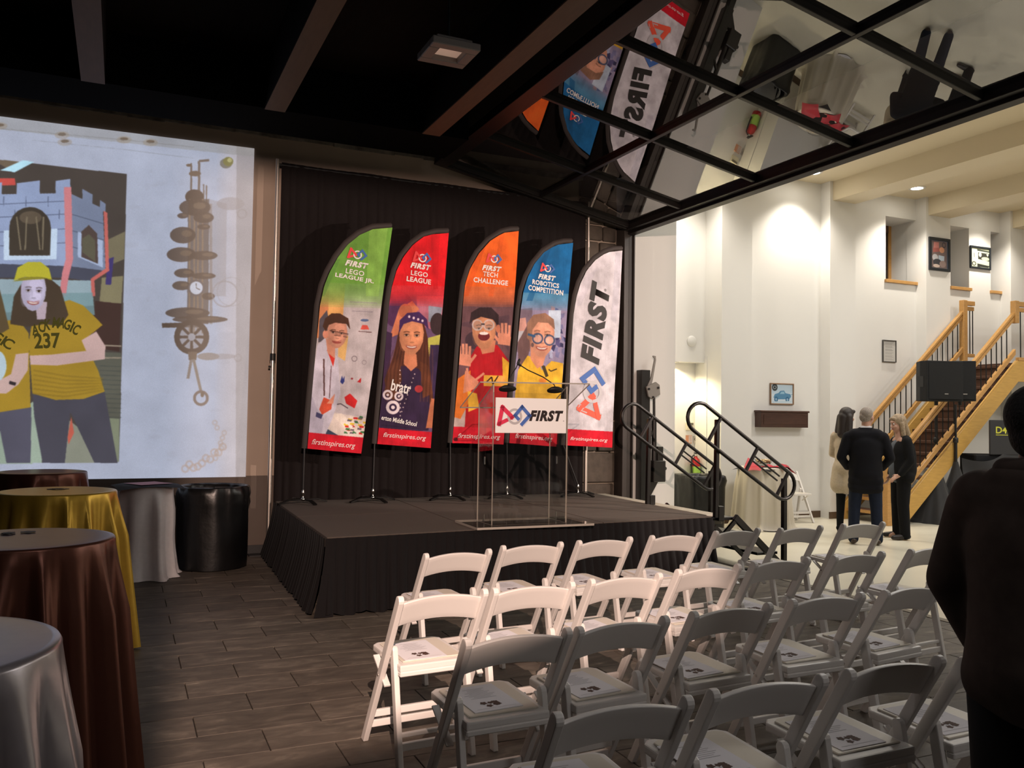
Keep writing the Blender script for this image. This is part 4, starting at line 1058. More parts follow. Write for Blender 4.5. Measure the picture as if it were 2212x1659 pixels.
# the photograph in the slide
c.poly([(-500, 310), (0, 345), (274, 376), (257, 998), (-500, 1004)], (74, 66, 62))
c.poly([(-500, 318), (0, 345), (70, 352), (30, 371), (0, 355), (-200, 340)], (110, 96, 80)); c.poly([(0, 368), (50, 346), (74, 350), (32, 372)], (180, 222, 240)); c.poly([(-60, 385), (32, 385), (34, 400), (-60, 402)], (196, 80, 74))
c.poly([(228, 520), (270, 500), (268, 560), (232, 575)], (120, 112, 90)); c.poly([(220, 600), (266, 596), (262, 655), (214, 660)], (132, 124, 96)); c.poly([(205, 650), (262, 656), (258, 760), (200, 750)], (66, 46, 42)); c.poly([(232, 560), (246, 555), (240, 615), (228, 615)], (66, 56, 110)); c.poly([(200, 760), (262, 762), (257, 998), (190, 998)], (92, 92, 82))
for k_ in range(12): c.line([(215, 790+k_*10), (262, 792+k_*10)], 2, (70, 74, 70), .7)
c.line([(226, 746), (262, 748)], 3, (150, 136, 120)); c.line([(226, 773), (262, 773)], 3, (150, 136, 120)); c.poly([(196, 900), (258, 905), (256, 998), (186, 998)], (128, 134, 112))
# play tower: grey block front, battlements, arch, pink pipe
W1 = (148, 162, 196); W2 = (122, 132, 158)
c.poly([(-300, 425), (150, 417), (150, 580), (-300, 600)], W1); c.poly([(150, 417), (222, 450), (228, 585), (150, 575)], W2); c.poly([(-300, 560), (150, 575), (228, 585), (200, 608), (140, 600), (-300, 600)], (74, 76, 92)); c.poly([(-300, 598), (200, 606), (202, 660), (-300, 700)], (150, 170, 180))
for (a, b_) in ((-60, 4), (36, 86), (120, 152)): c.poly([(a, 398-a*.06), (b_, 394-b_*.05), (b_, 420), (a, 424)], W1)
c.poly([(178, 408), (200, 420), (200, 446), (178, 436)], W2); c.poly([(216, 432), (228, 440), (228, 460), (216, 452)], W2)
for y in (440, 468, 500, 530): c.line([(-100, y+6), (150, y-6)], 1.6, (92, 100, 126))
for y in (470, 505, 540): c.line([(152, y-8), (226, y+14)], 1.6, (84, 92, 112))
for k_ in range(9): c.line([(-40+k_*24, 424+(k_ % 2)*28), (-40+k_*24, 446+(k_ % 2)*28)], 1.6, (92, 100, 126))
c.poly([(8, 498), (124, 494), (122, 560), (8, 562)], (196, 214, 236)); arch = [(20, 552)]+[(65+45*math.cos(PI-PI*t/10), 492-45*math.sin(PI-PI*t/10)) for t in range(11)]+[(108, 552)]
c.poly(arch, (66, 58, 50)); c.ell(66, 470, 24, 14, (110, 96, 80), .7)
for x in (36, 58, 78, 94): c.line([(x, 468), (x+rs.uniform(-4, 10), 540)], 3, (128, 116, 96))
c.poly([(168, 500), (222, 520), (222, 578), (168, 555)], (170, 184, 214)); c.poly([(176, 555), (176, 500), (192, 486), (210, 505), (212, 570)], (84, 70, 66)); c.poly([(178, 545), (178, 515), (192, 506), (206, 520), (206, 566)], (96, 92, 76))
c.poly([(138, 404), (154, 404), (158, 560), (148, 600), (142, 640), (128, 640), (134, 590), (142, 560)], (206, 128, 134)); c.poly([(224, 455), (232, 460), (236, 585), (204, 606), (206, 640), (198, 640), (196, 602), (228, 580)], (196, 104, 98))
c.poly([(-300, 640), (200, 632), (205, 680), (-300, 720)], (120, 150, 156), .8)
# people in the slide
YL = (164, 132, 42); YD = (128, 102, 34)
c.poly([(0, 930), (90, 850), (70, 1002), (-60, 1002)], (150, 166, 150)); c.poly([(60, 920), (95, 930), (90, 1000), (58, 1000)], (156, 172, 156)); c.poly([(140, 900), (190, 940), (210, 1000), (140, 1000)], (140, 142, 128)); c.poly([(146, 945), (154, 900), (160, 935), (148, 960)], (196, 96, 80))
c.poly([(70, 850), (226, 846), (254, 1000), (204, 1000), (152, 890), (140, 1000), (92, 1000), (74, 900)], (72, 70, 82)); c.poly([(-60, 880), (68, 880), (66, 1000), (14, 1000), (0, 930), (-60, 940)], (84, 82, 98))
c.poly([(-60, 700), (40, 690), (62, 720), (66, 880), (-60, 900)], YL); c.poly([(34, 765), (62, 762), (60, 800), (40, 830), (14, 850), (-10, 850), (-8, 825), (24, 808)], (196, 166, 160)); c.ell(-4, 790, 18, 32, (178, 196, 206)); c.line([(20, 826), (34, 830)], 7, (48, 40, 44))
c.poly([(70, 690), (110, 660), (150, 648), (180, 660), (222, 702), (180, 735), (212, 800), (226, 846), (180, 862), (120, 864), (70, 850), (62, 740)], YL)
for k_ in range(6): c.line([(72, 800+k_*10), (140, 812+k_*9), (222, 818+k_*5)], 4, YD, .45)
c.poly([(176, 735), (208, 716), (228, 748), (226, 776), (120, 790), (66, 788), (64, 768), (110, 766), (186, 758)], (200, 168, 164))
c.poly([(30, 640), (60, 590), (100, 595), (130, 620), (148, 680), (130, 705), (96, 700), (60, 706), (22, 700)], (72, 58, 46))
c.poly([(76, 650), (102, 652), (98, 690), (80, 690)], (186, 166, 178))
face(c, 72, 632, 28, 38, (196, 186, 212), (70, 56, 52), None, True, 0.08)
c.poly([(30, 606), (38, 578), (60, 566), (88, 566), (106, 580), (112, 604), (88, 598), (54, 598)], (186, 178, 54)); c.poly([(28, 608), (56, 598), (88, 598), (112, 606), (108, 602), (70, 604)], (140, 132, 46))
c.poly([(-60, 580), (-10, 590), (6, 650), (20, 710), (0, 722), (-60, 730)], (92, 76, 52))
cv.mottle(.02, 14); cv.blur(3); cv.speck(.025)
b = MB(); b.add([(x0, PY, 0.873), (x1, PY, 0.873), (x1, PY, 4.631), (x0, PY, 4.592)], [(0, 1, 2, 3)])
me = b.mesh('projected_slide', fix=False); set_uv(me, lambda q: ((q.x-x0)/(x1-x0), (q.z-z0)/(z1-z0)))
slide = link('projected_slide', me, print_mat('slide_light', cv.image('slide_light'), 0.8, emit=0.92, base=0.18))
tag(slide, 'bright projected slide on the back wall showing a girl in yellow and a pipe ornament', 'projection')
M_shirt = mat('shirt_lettering', (0.02, 0.018, 0.01), 0.8, emit=(0.055, 0.045, 0.01), estr=1.0)
def PW(px, py): return onY(px, py, PY-0.002)
for ch_, px, py, a in (('A', 76, 712, .35), ('C', 90, 706, .22), ('K', 103, 701, .12), ('M', 121, 697, .02), ('A', 134, 697, -.08), ('G', 146, 701, -.2), ('I', 156, 706, -.3), ('C', 165, 712, -.4)):
    e_, n_ = rotv(Vector((1, 0, 0)), Vector((0, 0, 1)), a*.8-.12)
    put_text(ch_, .1, PW(px, py), e_, n_, M_shirt, slide, 0, .003, .062 if ch_ != 'I' else .02, .115)
e_, n_ = rotv(Vector((1, 0, 0)), Vector((0, 0, 1)), .08)
put_text('237', .1, PW(102, 736), e_, n_, M_shirt, slide, 0, .003, .24, .165)
for ch_, px, py in (('G', -6, 728), ('I', 8, 736), ('C', 18, 742)):
    put_text(ch_, .1, PW(px, py), Vector((.85, 0, -.5)), Vector((.5, 0, .85)), M_shirt, slide, 0, .002, None, .11)

# ------------------------------------------------------------------ LECTERN
M_acr = glass_mat('clear_acrylic', (0.95, 0.95, 0.94), 0.035, fmax=.7)
M_acre = mat('acrylic_edge', (0.42, 0.38, 0.33), 0.15, spec=0.7)
LQ = Vector((3.40, 7.10, DZ))
lec = empty('lectern', LQ, math.radians(-1.2), 'clear acrylic lectern with a white sign at the stage front', 'lectern')
def sheet(name, a, b_, thin, parent=lec, edges=True):
    k = MB(); a, b_ = Vector(a), Vector(b_)
    k.span(a, b_)
    order = {0: (0, 1), 1: (2, 3), 2: (4, 5)}
    k.mi = [1 if i not in order[thin] else 0 for i in range(6)]
    return k.build(name, [M_acr, M_acre], parent)
sheet('base', (-.55, -.12, 0), (.60, .46, .02), 2)
sheet('front_panel', (-.372, -.010, .021), (.372, 0, 1.205), 1)
sheet('side_panel', (-.372, .001, .021), (-.362, .36, 1.10), 0)
sheet('side_panel', (.362, .001, .021), (.372, .36, 1.10), 0)
k = MB(); P = [(-.50, -.01, 1.285), (.60, -.01, 1.30), (.57, .43, 1.075), (-.53, .43, 1.06)]
k.add([Vector(p)+Vector((0, 0, .0)) for p in P]+[Vector(p)+Vector((0, .006, .012)) for p in P], [(3, 2, 1, 0), (4, 5, 6, 7), (0, 1, 5, 4), (1, 2, 6, 5), (2, 3, 7, 6), (3, 0, 4, 7)])
k.mi = [0, 0, 1, 1, 1, 1]
k.build('reading_shelf', [M_acr, M_acre], lec)
for sx in (-1, 1):
    k = MB(); k.prism([(0, 1.10), (.36, 1.09), (.36, 1.095), (0, 1.275)], .012, lambda a, b_, c_: (sx*.366-.006+c_, a+.005, b_)); k.mi = [0, 0, 1, 1, 1, 1]
    k.build('shelf_cheek', [M_acr, M_acre], lec)
for sx in (-.365, .365):
    for z in (.03, .55): 
        k = MB(); k.tube([(sx, .20, z), (sx, .20, z+.07)], .006, 8); k.build('bolt', M_chrome, lec)
sg = boxobj('sign', (-.357, -.028, .842), (.346, -.0145, 1.158), mat('sign_white', (0.92, 0.91, 0.91), 0.5), lec, bevel=.002)
emblem((-.172, -.0288, 1.000), (1, 0, 0), (0, 0, 1), .155, sg, mat('sign_red', (0.75, 0.03, 0.09), .5), mat('sign_blue', (0.07, 0.16, 0.50), .5), M_logogrey, mat('sign_shade', (.72, .72, .74), .6))
put_text('FIRST', .1, (.142, -.030, 1.000), (1, 0, 0), (0, 0, 1), mat('sign_ink', (0.02, 0.012, 0.01), .5), sg, .28, .006, .345, .100, space=1.16)
put_text('®', .02, (.318, -.030, .955), (1, 0, 0), (0, 0, 1), MATS['sign_ink'], sg, 0, 0, None, .012)
for i, (bx, tipx, lb) in enumerate(((-.19, -.09, 'black gooseneck microphone at the left of the lectern shelf'), (.30, -.055, 'black gooseneck microphone at the right of the lectern shelf'))):
    t = empty('gooseneck_microphone', LQ+Vector((bx, .10, 1.235)), 0, lb, 'microphone', 'lectern microphones')
    k = MB(); k.lathe([(.0, .0), (.085, .0), (.085, .012), (.05, .032), (.0, .036)], 20); o = k.build('base', M_black, t); o.scale = (1, .6, 1); o.rotation_euler = (-.45, 0, 0)
    dx = tipx-bx
    pts = [(0, 0, .03), (dx*.12, .0, .085), (dx*.5, .01, .15), (dx*.85, .01, .20), (dx, .01, .235)]
    if i == 1: pts = [(0, 0, .03), (dx*.05, 0, .06), (dx*.35, .01, .125), (dx*.8, .01, .185), (dx, .0, .22)]
    pts = [Vector(p) for p in pts]
    tubeobj('gooseneck', pts, .0055, M_black, t, 8)
    k = MB(); e = pts[-1]; d = (pts[-1]-pts[-2]).normalized(); k.tube([e, e+d*.015, e+d*.045, e+d*.055], [.006, .012, .012, .006], 10); k.build('capsule', M_black, t)

# ------------------------------------------------------------------ COCKTAIL TABLES AND CLOTHS
def satin(name, col, rough=0.38, spec=0.45, sheen=0.0, metal=0.0):
    return mat(name, col, rough, metal=metal, spec=spec, sheen=sheen, noise=0.05, nscale=30, bump=0.05, bscale=7)
def cloth(name, ctr, r, h, flare, nf, amp, m, label, group=None, seed=1, pool=0.0, gather=None):
    rs = random.Random(seed)
    ph = [rs.uniform(-.35, .35) for _ in range(nf+1)]; am = [rs.uniform(.55, 1.25) for _ in range(nf+1)]
    n = nf*10; rows = []
    b = MB(); vs = []; 
    prof = [(0.0, 0, 0), (.35, 0, 0), (.7, 0, 0), (.93, 0, 0), (.985, -.003, 0), (1.0, -.012, 0)]
    K = 18
    def fold(a, t):
        u = a/(2*PI)*nf; i = int(u) % nf; w_ = u-int(u)
        x = w_+ph[i]*math.sin(PI*w_)*.6
        s = (0.5-0.5*math.cos(2*PI*x))
        return (s**2.2*.8+.35*(0.5-0.5*math.cos(2*PI*(2*x+ph[i])))**2)*am[i]
    L = []
    for (rr, z, _) in prof: L.append([(r*rr*math.cos(2*PI*j/n), r*rr*math.sin(2*PI*j/n), h+z) for j in range(n)])
    for k_ in range(1, K+1):
        t = k_/K; ring = []
        for j in range(n):
            a = 2*PI*j/n
            g = 1.0 if gather is None else 1-gather*math.exp(-((t-.62)/.2)**2)
            R = (r+flare*t**1.15+amp*min(1, t*3.5+.04)*(fold(a, t)-.25)*(0.55+.45*t))*g
            a2 = a+0.03*math.sin(3*a+seed)*t
            z = (h-.014)*(1-t)+0.004
            if pool and t > .92: R += pool*(t-.92)/.08*(0.4+.6*fold(a, t)); z = max(.004, z*.6)
            z += (0.012*math.sin(5*a+seed)*t if not pool else 0)
            ring.append((R*math.cos(a2), R*math.sin(a2), max(.003, z)))
        L.append(ring)
    b.add([q for g in L for q in g], [(i*n+j, i*n+(j+1) % n, (i+1)*n+(j+1) % n, (i+1)*n+j) for i in range(len(L)-1) for j in range(n)], True)
    o = b.build(name, m, None, fix=False); o.location = ctr
    return tag(o, label, 'tablecloth', group)
def cocktail(ctr, r, h, label):
    t = empty('cocktail_table', ctr, 0, label, 'table', 'tall round tables')
    k = MB(); k.lathe([(0, h-.03), (r-.012, h-.03), (r-.012, h-.004), (0, h-.004)], 28, caps=False); k.build('tabletop', M_tread, t)
    k = MB(); k.tube([(0, 0, .02), (0, 0, h-.03)], .035, 12); k.build('pedestal', M_metalblack, t)
    k = MB(); k.lathe([(0, 0), (r*.6, 0), (r*.58, .015), (.05, .03), (0, .03)], 24, caps=False); k.build('foot', M_metalblack, t)
    return t
M_gold = satin('gold_satin', (0.62, 0.38, 0.05), 0.33, metal=.55)
M_brown = satin('chocolate_satin', (0.13, 0.045, 0.028), 0.33, 0.5, metal=.6)
M_silver = satin('silver_satin', (0.36, 0.33, 0.35), 0.30, 0.5, metal=.65)
M_whitecloth = satin('white_satin', (0.74, 0.68, 0.68), 0.45, 0.4)
ps = onZ(97, 1402, 1.07); rt = Vector((_r0.x, _r0.y, 0)).normalized()
C_sil = ps-rt*0.365; C_sil.z = 0
SPECS = [
 ('silver', C_sil, .36, 1.06, .06, 15, .10, M_silver, 'silver satin tablecloth to the floor in the near left corner', 3),
 ('brown', Vector((-.36, 4.126, 0)), .357, 1.065, .085, 17, .11, M_brown, 'chocolate brown satin tablecloth in front of the gold one', 5),
 ('gold', Vector((-.363, 6.478, 0)), .36, 1.065, .085, 16, .12, M_gold, 'gold satin tablecloth hanging to the floor', 8),
 ('dark', Vector((-.606, 8.51, 0)), .357, 1.065, .08, 13, .10, M_brown, 'farthest brown satin tablecloth below the projected slide', 9)]
for nm, cc, r_, h_, fl, nf, am, m_, lb, sd in SPECS:
    cloth('tablecloth', cc, r_, h_, fl, nf, am, m_, lb, 'satin tablecloths', sd)
    cocktail(cc, r_, h_-.004, 'round pedestal table hidden under the %s satin cloth' % {'silver': 'silver', 'brown': 'nearer brown', 'gold': 'gold', 'dark': 'farthest brown'}[nm])
# small gear-shaped paper decorations on the cloths
def gear(name, ctr, s, m, label, seed=0):
    b = MB(); rs = random.Random(seed)
    for k_ in range(5):
        cx, cy, R = rs.uniform(-.05, .05)*s, rs.uniform(-.025, .025)*s, rs.uniform(.02, .036)*s
        P = []
        for j in range(24):
            q = R*(1.0 if (j//2) % 2 else .8); P.append((cx+q*math.cos(2*PI*j/24), cy+q*math.sin(2*PI*j/24)))
        b.prism(P, .0012, lambda a, b_, c_, k_=k_: (a, b_, c_+k_*.0012))
    o = b.build(name, m); o.location = ctr; return tag(o, label, 'decoration', 'paper gear clusters')
gear('paper_gears', onZ(126, 1057, 1.0665), 1.0, mat('dark_print', (.06, .045, .03), .7), 'small dark gear cutout lying on the gold tablecloth', 2)
gear('paper_gears', onZ(36, 1152, 1.0665), 1.0, mat('grey_print', (.11, .10, .10), .7), 'small grey gear cutout lying on the near brown tablecloth', 4)
# white clothed table near the wall with a black square and red star
CW = Vector((.245, 9.16, 0))
cloth('tablecloth', CW, .255, .885, .045, 8, .10, M_whitecloth, 'white satin tablecloth gathered over a small round table by the back wall', None, 12, .05, .06)
cocktail(CW, .255, .88, 'small round table hidden under the white cloth')
def square_overlay(name, ctr, s, rot, z, m, label, droop=.02):
    b = MB(); n = 10
    def fn(u, v):
        x, y = (u-.5)*s, (v-.5)*s; r = math.hypot(x, y)
        dz = -droop*max(0, (r-.26))*6
        X_, Y_ = x*math.cos(rot)-y*math.sin(rot), x*math.sin(rot)+y*math.cos(rot)
        return Vector((ctr.x+X_, ctr.y+Y_, z+dz))
    b.grid(n, n, fn); o = b.build(name, m, fix=False); return tag(o, label, 'napkin')
square_overlay('black_overlay', CW, .60, .18, .892, mat('black_satin', (.006, .005, .006), .7, spec=.15), 'black square overlay on the white clothed table', .035)
square_overlay('red_napkin', CW+Vector((.02, -.02, 0)), .33, .5, .8995, mat('red_napkin', (.42, .012, .03), .5), 'red square napkin on the black overlay by the back wall', .0)

# ------------------------------------------------------------------ BIN with black liner
def bin_(ctr, r, h, label, seed, square=False):
    t = empty('trash_can', ctr, 0, label, 'bin', 'lined trash cans')
    k = MB(); k.lathe([(0, .0), (r*.82, .0), (r*.92, h*.93), (r*.94, h*.95), (r*.88, h*.95), (r*.80, .04), (0, .04)], 28, caps=False); k.build('can', mat('grey_plastic', (.05, .05, .055), .5), t)
    rs = random.Random(seed); ph = [rs.uniform(0, 2*PI) for _ in range(8)]
    def fr(a, i):
        v = 0
        for q, p in enumerate(ph): v += math.sin((q*2+3)*a+p+i*.7*(q % 3))*(.010 if q > 2 else .016)
        sq = 1.0
        if square:
            c_ = max(abs(math.cos(a)), abs(math.sin(a))); sq = min(1/c_, 1.28)
        return (1+v*(.35 if i < 3 else 1.0))*sq
    prof = [(r*.98, .01), (r*1.0, h*.2), (r*1.01, h*.55), (r*1.0, h*.78), (r*1.04, h*.90), (r*1.0, h*.985), (r*.965, h*1.0), (r*.91, h*.975), (r*.86, h*.86), (r*.8, h*.6), (r*.7, h*.4), (0.001, h*.38)]
    k = MB(); k.lathe(prof, 72, caps=False, fr=fr); k.build('liner', mat('black_bin_liner', (.004, .004, .0045), .34, spec=.5, bump=.35, nscale=5), t, fix=False)
    return t
bin_(Vector((.905, 9.50, 0)), .35, .84, 'round trash can with black liner left of the stage by the back wall', 3)
# ------------------------------------------------------------------ WHITE FOLDING CHAIRS
def chair_proto():
    t = empty('folding_chair', (0, 0, 0), 0)
    HXW = .2125
    def leg(x, y0, z0, y1, z1, wx, wy):
        d = Vector((0, y1-y0, z1-z0)); L = d.length; d.normalize(); n = Vector((0, -d.z, d.y))
        P = [(0, -wy/2), (L-.0, -wy/2)]
        poly = []
        # rounded upper end (start), straight foot
        for j in range(7):
            a = PI/2+PI*j/6; poly.append((wy/2+wy/2*math.cos(a), wy/2*math.sin(a)))
        foot_dy = wy/2
        poly += [(L, -wy/2), (L, wy/2)]
        k = MB(); o = Vector((0, y0, z0))
        k.prism(poly, wx, lambda a, b_, c_: tuple(o+d*a+n*b_+Vector((x-wx/2+c_, 0, 0))))
        for v in range(len(k.v)):
            q = k.v[v]; k.v[v] = (q[0], q[1], max(q[2], 0.0))
        return k
    for sx in (-1, 1):
        leg(sx*HXW, 0.005, .782, .455, -.005, .027, .046).build('long_leg', M_resin, t, bevel=.005, seg=2)
        leg(sx*(HXW-.031), .165, .525, .06, -.005, .026, .044).build('short_leg', M_resin, t, bevel=.005, seg=2)
        for (y, z, xo) in ((.170, .475, HXW-.016), (.245, .375, HXW+.0)):
            k = MB(); k.tube([(sx*(xo-.02), y, z), (sx*(xo+.016), y, z)], .0065, 8); k.build('bolt', M_chrome, t)
        k = MB(); k.bar((sx*(HXW-.017), .36, .435), (sx*(HXW-.017), .20, .33), .008, .03, up=(1, 0, 0)); k.build('side_bracket', M_resin, t)
    # curved back rest
    def fn(u, v):
        x = (u-.5)*2*(HXW-.011)
        s = 1-(2*u-1)**2
        zc = .628+(.738-.628)*v+.024*s*(1 if v > .5 else .95)+(.004 if v > .5 else 0)
        y = .005+(.782-zc)*.572-.0+.018*s-.006
        return x, y, zc
    k = MB(); nu, nv = 14, 4
    fr = [fn(i/nu, j/nv) for j in range(nv+1) for i in range(nu+1)]
    bk = [(x, y+.020, z+.004) for x, y, z in fr]
    N = len(fr); vs = fr+bk; fs = []
    for j in range(nv):
        for i in range(nu):
            a, b_, c_, d = j*(nu+1)+i, j*(nu+1)+i+1, (j+1)*(nu+1)+i+1, (j+1)*(nu+1)+i
            fs += [(a, b_, c_, d), (N+d, N+c_, N+b_, N+a)]
    for i in range(nu):
        fs += [(i+1, i, N+i, N+i+1)]; a = nv*(nu+1)+i; fs += [(a, a+1, N+a+1, N+a)]
    for j in range(nv):
        a, b_ = j*(nu+1), (j+1)*(nu+1); fs += [(a, b_, N+b_, N+a)]; a += nu; b_ += nu; fs += [(b_, a, N+a, N+b_)]
    k.add(vs, fs, True); k.build('back_rest', M_resin, t, bevel=.004, seg=2)
    # seat frame with a raised rim, ivory pad
    k = MB()
    sy0, sy1, sx = .085, .485, .178
    poly = [(-sx, sy0), (sx, sy0), (sx, sy1-.03), (sx-.03, sy1), (-sx+.03, sy1), (-sx, sy1-.03)]
    k.prism(poly, .032, lambda a, b_, c_: (a, b_, .418+c_+(b_-sy0)*.03)); k.build('seat', M_resin, t, bevel=.007, seg=2)
    k = MB(); i_ = .028
    poly = [(-sx+i_, sy0+i_+.01), (sx-i_, sy0+i_+.01), (sx-i_, sy1-.045), (sx-.055, sy1-.028), (-sx+.055, sy1-.028), (-sx+i_, sy1-.045)]
    k.prism(poly, .007, lambda a, b_, c_: (a, b_, .4502+c_+(b_-sy0)*.03)); k.build('seat_pad', M_vinyl, t, bevel=.003)
    k = MB(); k.span((-sx, sy0-.004, .398), (sx, sy0+.03, .42)); k.build('seat_rail', M_resin, t, bevel=.004)
    # stretchers
    for (y, z) in ((.395, .098), (.368, .155)):
        k = MB(); k.span((-HXW+.012, y-.011, z-.017), (HXW-.012, y+.011, z+.017)); k.build('front_stretcher', M_resin, t, bevel=.003)
    for (y, z, hh) in ((.078, .085, .030), (.088, .135, .013)):
        k = MB(); k.span((-HXW+.043, y-.010, z-hh/2-.004), (HXW-.043, y+.010, z+hh/2+.004)); k.build('rear_stretcher', M_resin, t, bevel=.003)
    return t
def sheet_proto():
    k = MB(); k.span((-.105, -.14, 0), (.105, .14, .0022))
    o = k.build('program_sheet', M_paper)
    b = MB(); rs = random.Random(6)
    for k_ in range(9):
        cx, cy, R = rs.uniform(-.038, .038), -.075+rs.uniform(-.017, .022), rs.uniform(.010, .017)
        P = []
        for j in range(20):
            q = R*(1.0 if (j//2) % 2 else .75); P.append((cx+q*math.cos(2*PI*j/20), cy+q*math.sin(2*PI*j/20)))
        b.add([(x, y, .0028+k_*.00005) for x, y in P], [tuple(range(20))])
    b.build('printed_emblem', M_brownink, o, fix=False)
    b = MB()
    for k_ in range(9): 
        w_ = rs.uniform(.03, .07); b.add([(-w_, .10-k_*.013, .0027), (w_, .10-k_*.013, .0027), (w_, .1035-k_*.013, .0027), (-w_, .1035-k_*.013, .0027)], [(0, 1, 2, 3)])
    b.add([(-.085, -.118, .0027), (.085, -.118, .0027), (.085, -.116, .0027), (-.085, -.116, .0027)], [(0, 1, 2, 3)])
    b.build('printed_lines', M_greyink, o, fix=False)['kind'] = 'stuff'
    return o
ROWS = [[((923, 1200.6), (1058.8, 1190)), ((1089, 1183), (1214.7, 1174.6)), ((1250.4, 1172), (1367.7, 1163)), ((1406.7, 1161), (1519.4, 1153.5)), ((1545.8, 1151), (1644.5, 1143.4)), ((1685.5, 1144.4), (1780.3, 1138)), ((1821.5, 1134.6), (1914, 1130.4))],
 [((869, 1295), (1048, 1278)), ((1074, 1276), (1236.5, 1262)), ((1282, 1256), (1427.8, 1242.8)), ((1470, 1235), (1598.4, 1223.3)), ((1629.3, 1219), (1752.7, 1207.7)), ((1803, 1205), (1914, 1194.7)), ((1968, 1191), (2066, 1181))],
 [((1018.8, 1388), (1225, 1365)), ((1257.6, 1362), (1440.8, 1337.7)), ((1504, 1328), (1666.6, 1308.4)), ((1713, 1301), (1870, 1285.7)), ((1914, 1282.4), (2037.5, 1263))],
 [((1212, 1550), (1489.6, 1516)), ((1549.7, 1498.5), (1782, 1467.6)), ((1841, 1454.6), (2039, 1425.4)), ((2085, 1430), (2262, 1400))]]
RN = ['front', 'second', 'third', 'rear']; ON = ['first', 'second', 'third', 'fourth', 'fifth', 'sixth', 'seventh']
proto = chair_proto(); sproto = sheet_proto(); used = [False]; us = [False]
rs_ = random.Random(21)
def place_chair(x, y, rz, label, group):
    o = proto if not used[0] else copy_tree(proto); used[0] = True
    o.location = (x, y, 0); o.rotation_euler = (0, 0, rz); tag(o, label, 'chair', group); return o
def place_sheet(x, y, z, rz, label):
    o = sproto if not us[0] else copy_tree(sproto); us[0] = True
    o.location = (x, y, z); o.rotation_euler = (math.radians(1.7), 0, rz); tag(o, label, 'paper', 'programs on the chair seats'); return o
for ri, row in enumerate(ROWS):
    for ci, (a, b_) in enumerate(row):
        p, q = onZ(a[0], a[1], .772), onZ(b_[0], b_[1], .772)
        m_ = (p+q)/2; d = q-p; rz = math.atan2(d.y, d.x)*.8+.01
        pos = '%s from the left in the %s row' % (ON[ci], RN[ri])
        place_chair(m_.x, m_.y, rz, 'white resin folding chair, '+pos, 'white folding chairs in rows')
        u = Vector((math.cos(rz), math.sin(rz), 0)); v = Vector((-math.sin(rz), math.cos(rz), 0))
        w_ = m_+u*(-.035+rs_.uniform(-.02, .02))+v*(.275+rs_.uniform(-.015, .015))
        place_sheet(w_.x, w_.y, .4636, rz+rs_.uniform(-.06, .06), 'white printed program sheet on the chair '+pos)

# ------------------------------------------------------------------ DOOR LIFT COLUMN on the hall wall
M_lift = mat('black_lift_paint', (0.016, 0.014, 0.013), 0.4, spec=.5)
M_liftg = mat('grey_lift_plate', (0.30, 0.28, 0.26), 0.45, .3)
t = empty('door_lift_column', (6.48, 9.99, 0), 0, 'black door lift column with grey bracket, piston and hook arm', 'lift')
boxobj('column', (-.055, -.035, .45), (.085, .10, 2.26), M_lift, t, bevel=.006)
boxobj('foot', (-.02, -.03, 0), (.07, .09, .46), M_lift, t, bevel=.006)
k = MB(); k.prism([(-.00, 2.03), (.155, 2.10), (.215, 2.06), (.225, 1.93), (.10, 1.86), (.035, 1.90)], .03, lambda a, b_, c_: (a, -.07+c_, b_)); k.build('bracket_plate', M_liftg, t, bevel=.004)
k = MB()
for (x, z) in ((.035, 2.00), (.185, 2.02), (.105, 1.89)): k.tube([(x, -.085, z), (x, -.068, z)], .016, 10)
k.build('bracket_bolts', M_lift, t)['kind'] = 'stuff'
k = MB(); k.prism([(.03, 2.04), (.09, 2.16), (.145, 2.42), (.115, 2.445), (.12, 2.46), (.165, 2.455), (.17, 2.40), (.12, 2.13), (.10, 2.06)], .02, lambda a, b_, c_: (a, -.045+c_, b_)); k.build('hook_arm', M_liftg, t, bevel=.003)
k = MB(); k.tube([(.155, -.02, 1.90), (.16, -.02, 1.58)], .018, 12); k.build('piston_rod', M_lift, t)
k = MB(); k.tube([(.16, -.02, 1.62), (.165, -.02, .98)], .034, 12); k.build('cylinder', M_lift, t)
boxobj('motor_box', (.125, -.08, .74), (.32, .07, 1.03), M_lift, t, bevel=.01)
k = MB(); k.span((.20, -.06, 1.02), (.29, .05, 1.22)); k.build('motor_cap', M_lift, t, bevel=.006)
k = MB(); k.lathe([(0, 0), (.026, .0), (.03, .02), (.02, .04), (0, .045)], 14, caps=False); o = k.build('knob', M_lift, t); o.location = (.32, -.02, .92); o.rotation_euler = (0, PI/2, 0)
k = MB(); k.prism([(.05, .74), (.23, .74), (.08, .50), (.05, .48)], .06, lambda a, b_, c_: (a, -.03+c_, b_)); k.build('gusset', M_lift, t, bevel=.004)
k = MB(); k.bar((.06, -.03, 1.32), (.155, -.03, 1.45), .03, .03, up=(0, 1, 0)); k.build('strut', M_lift, t)

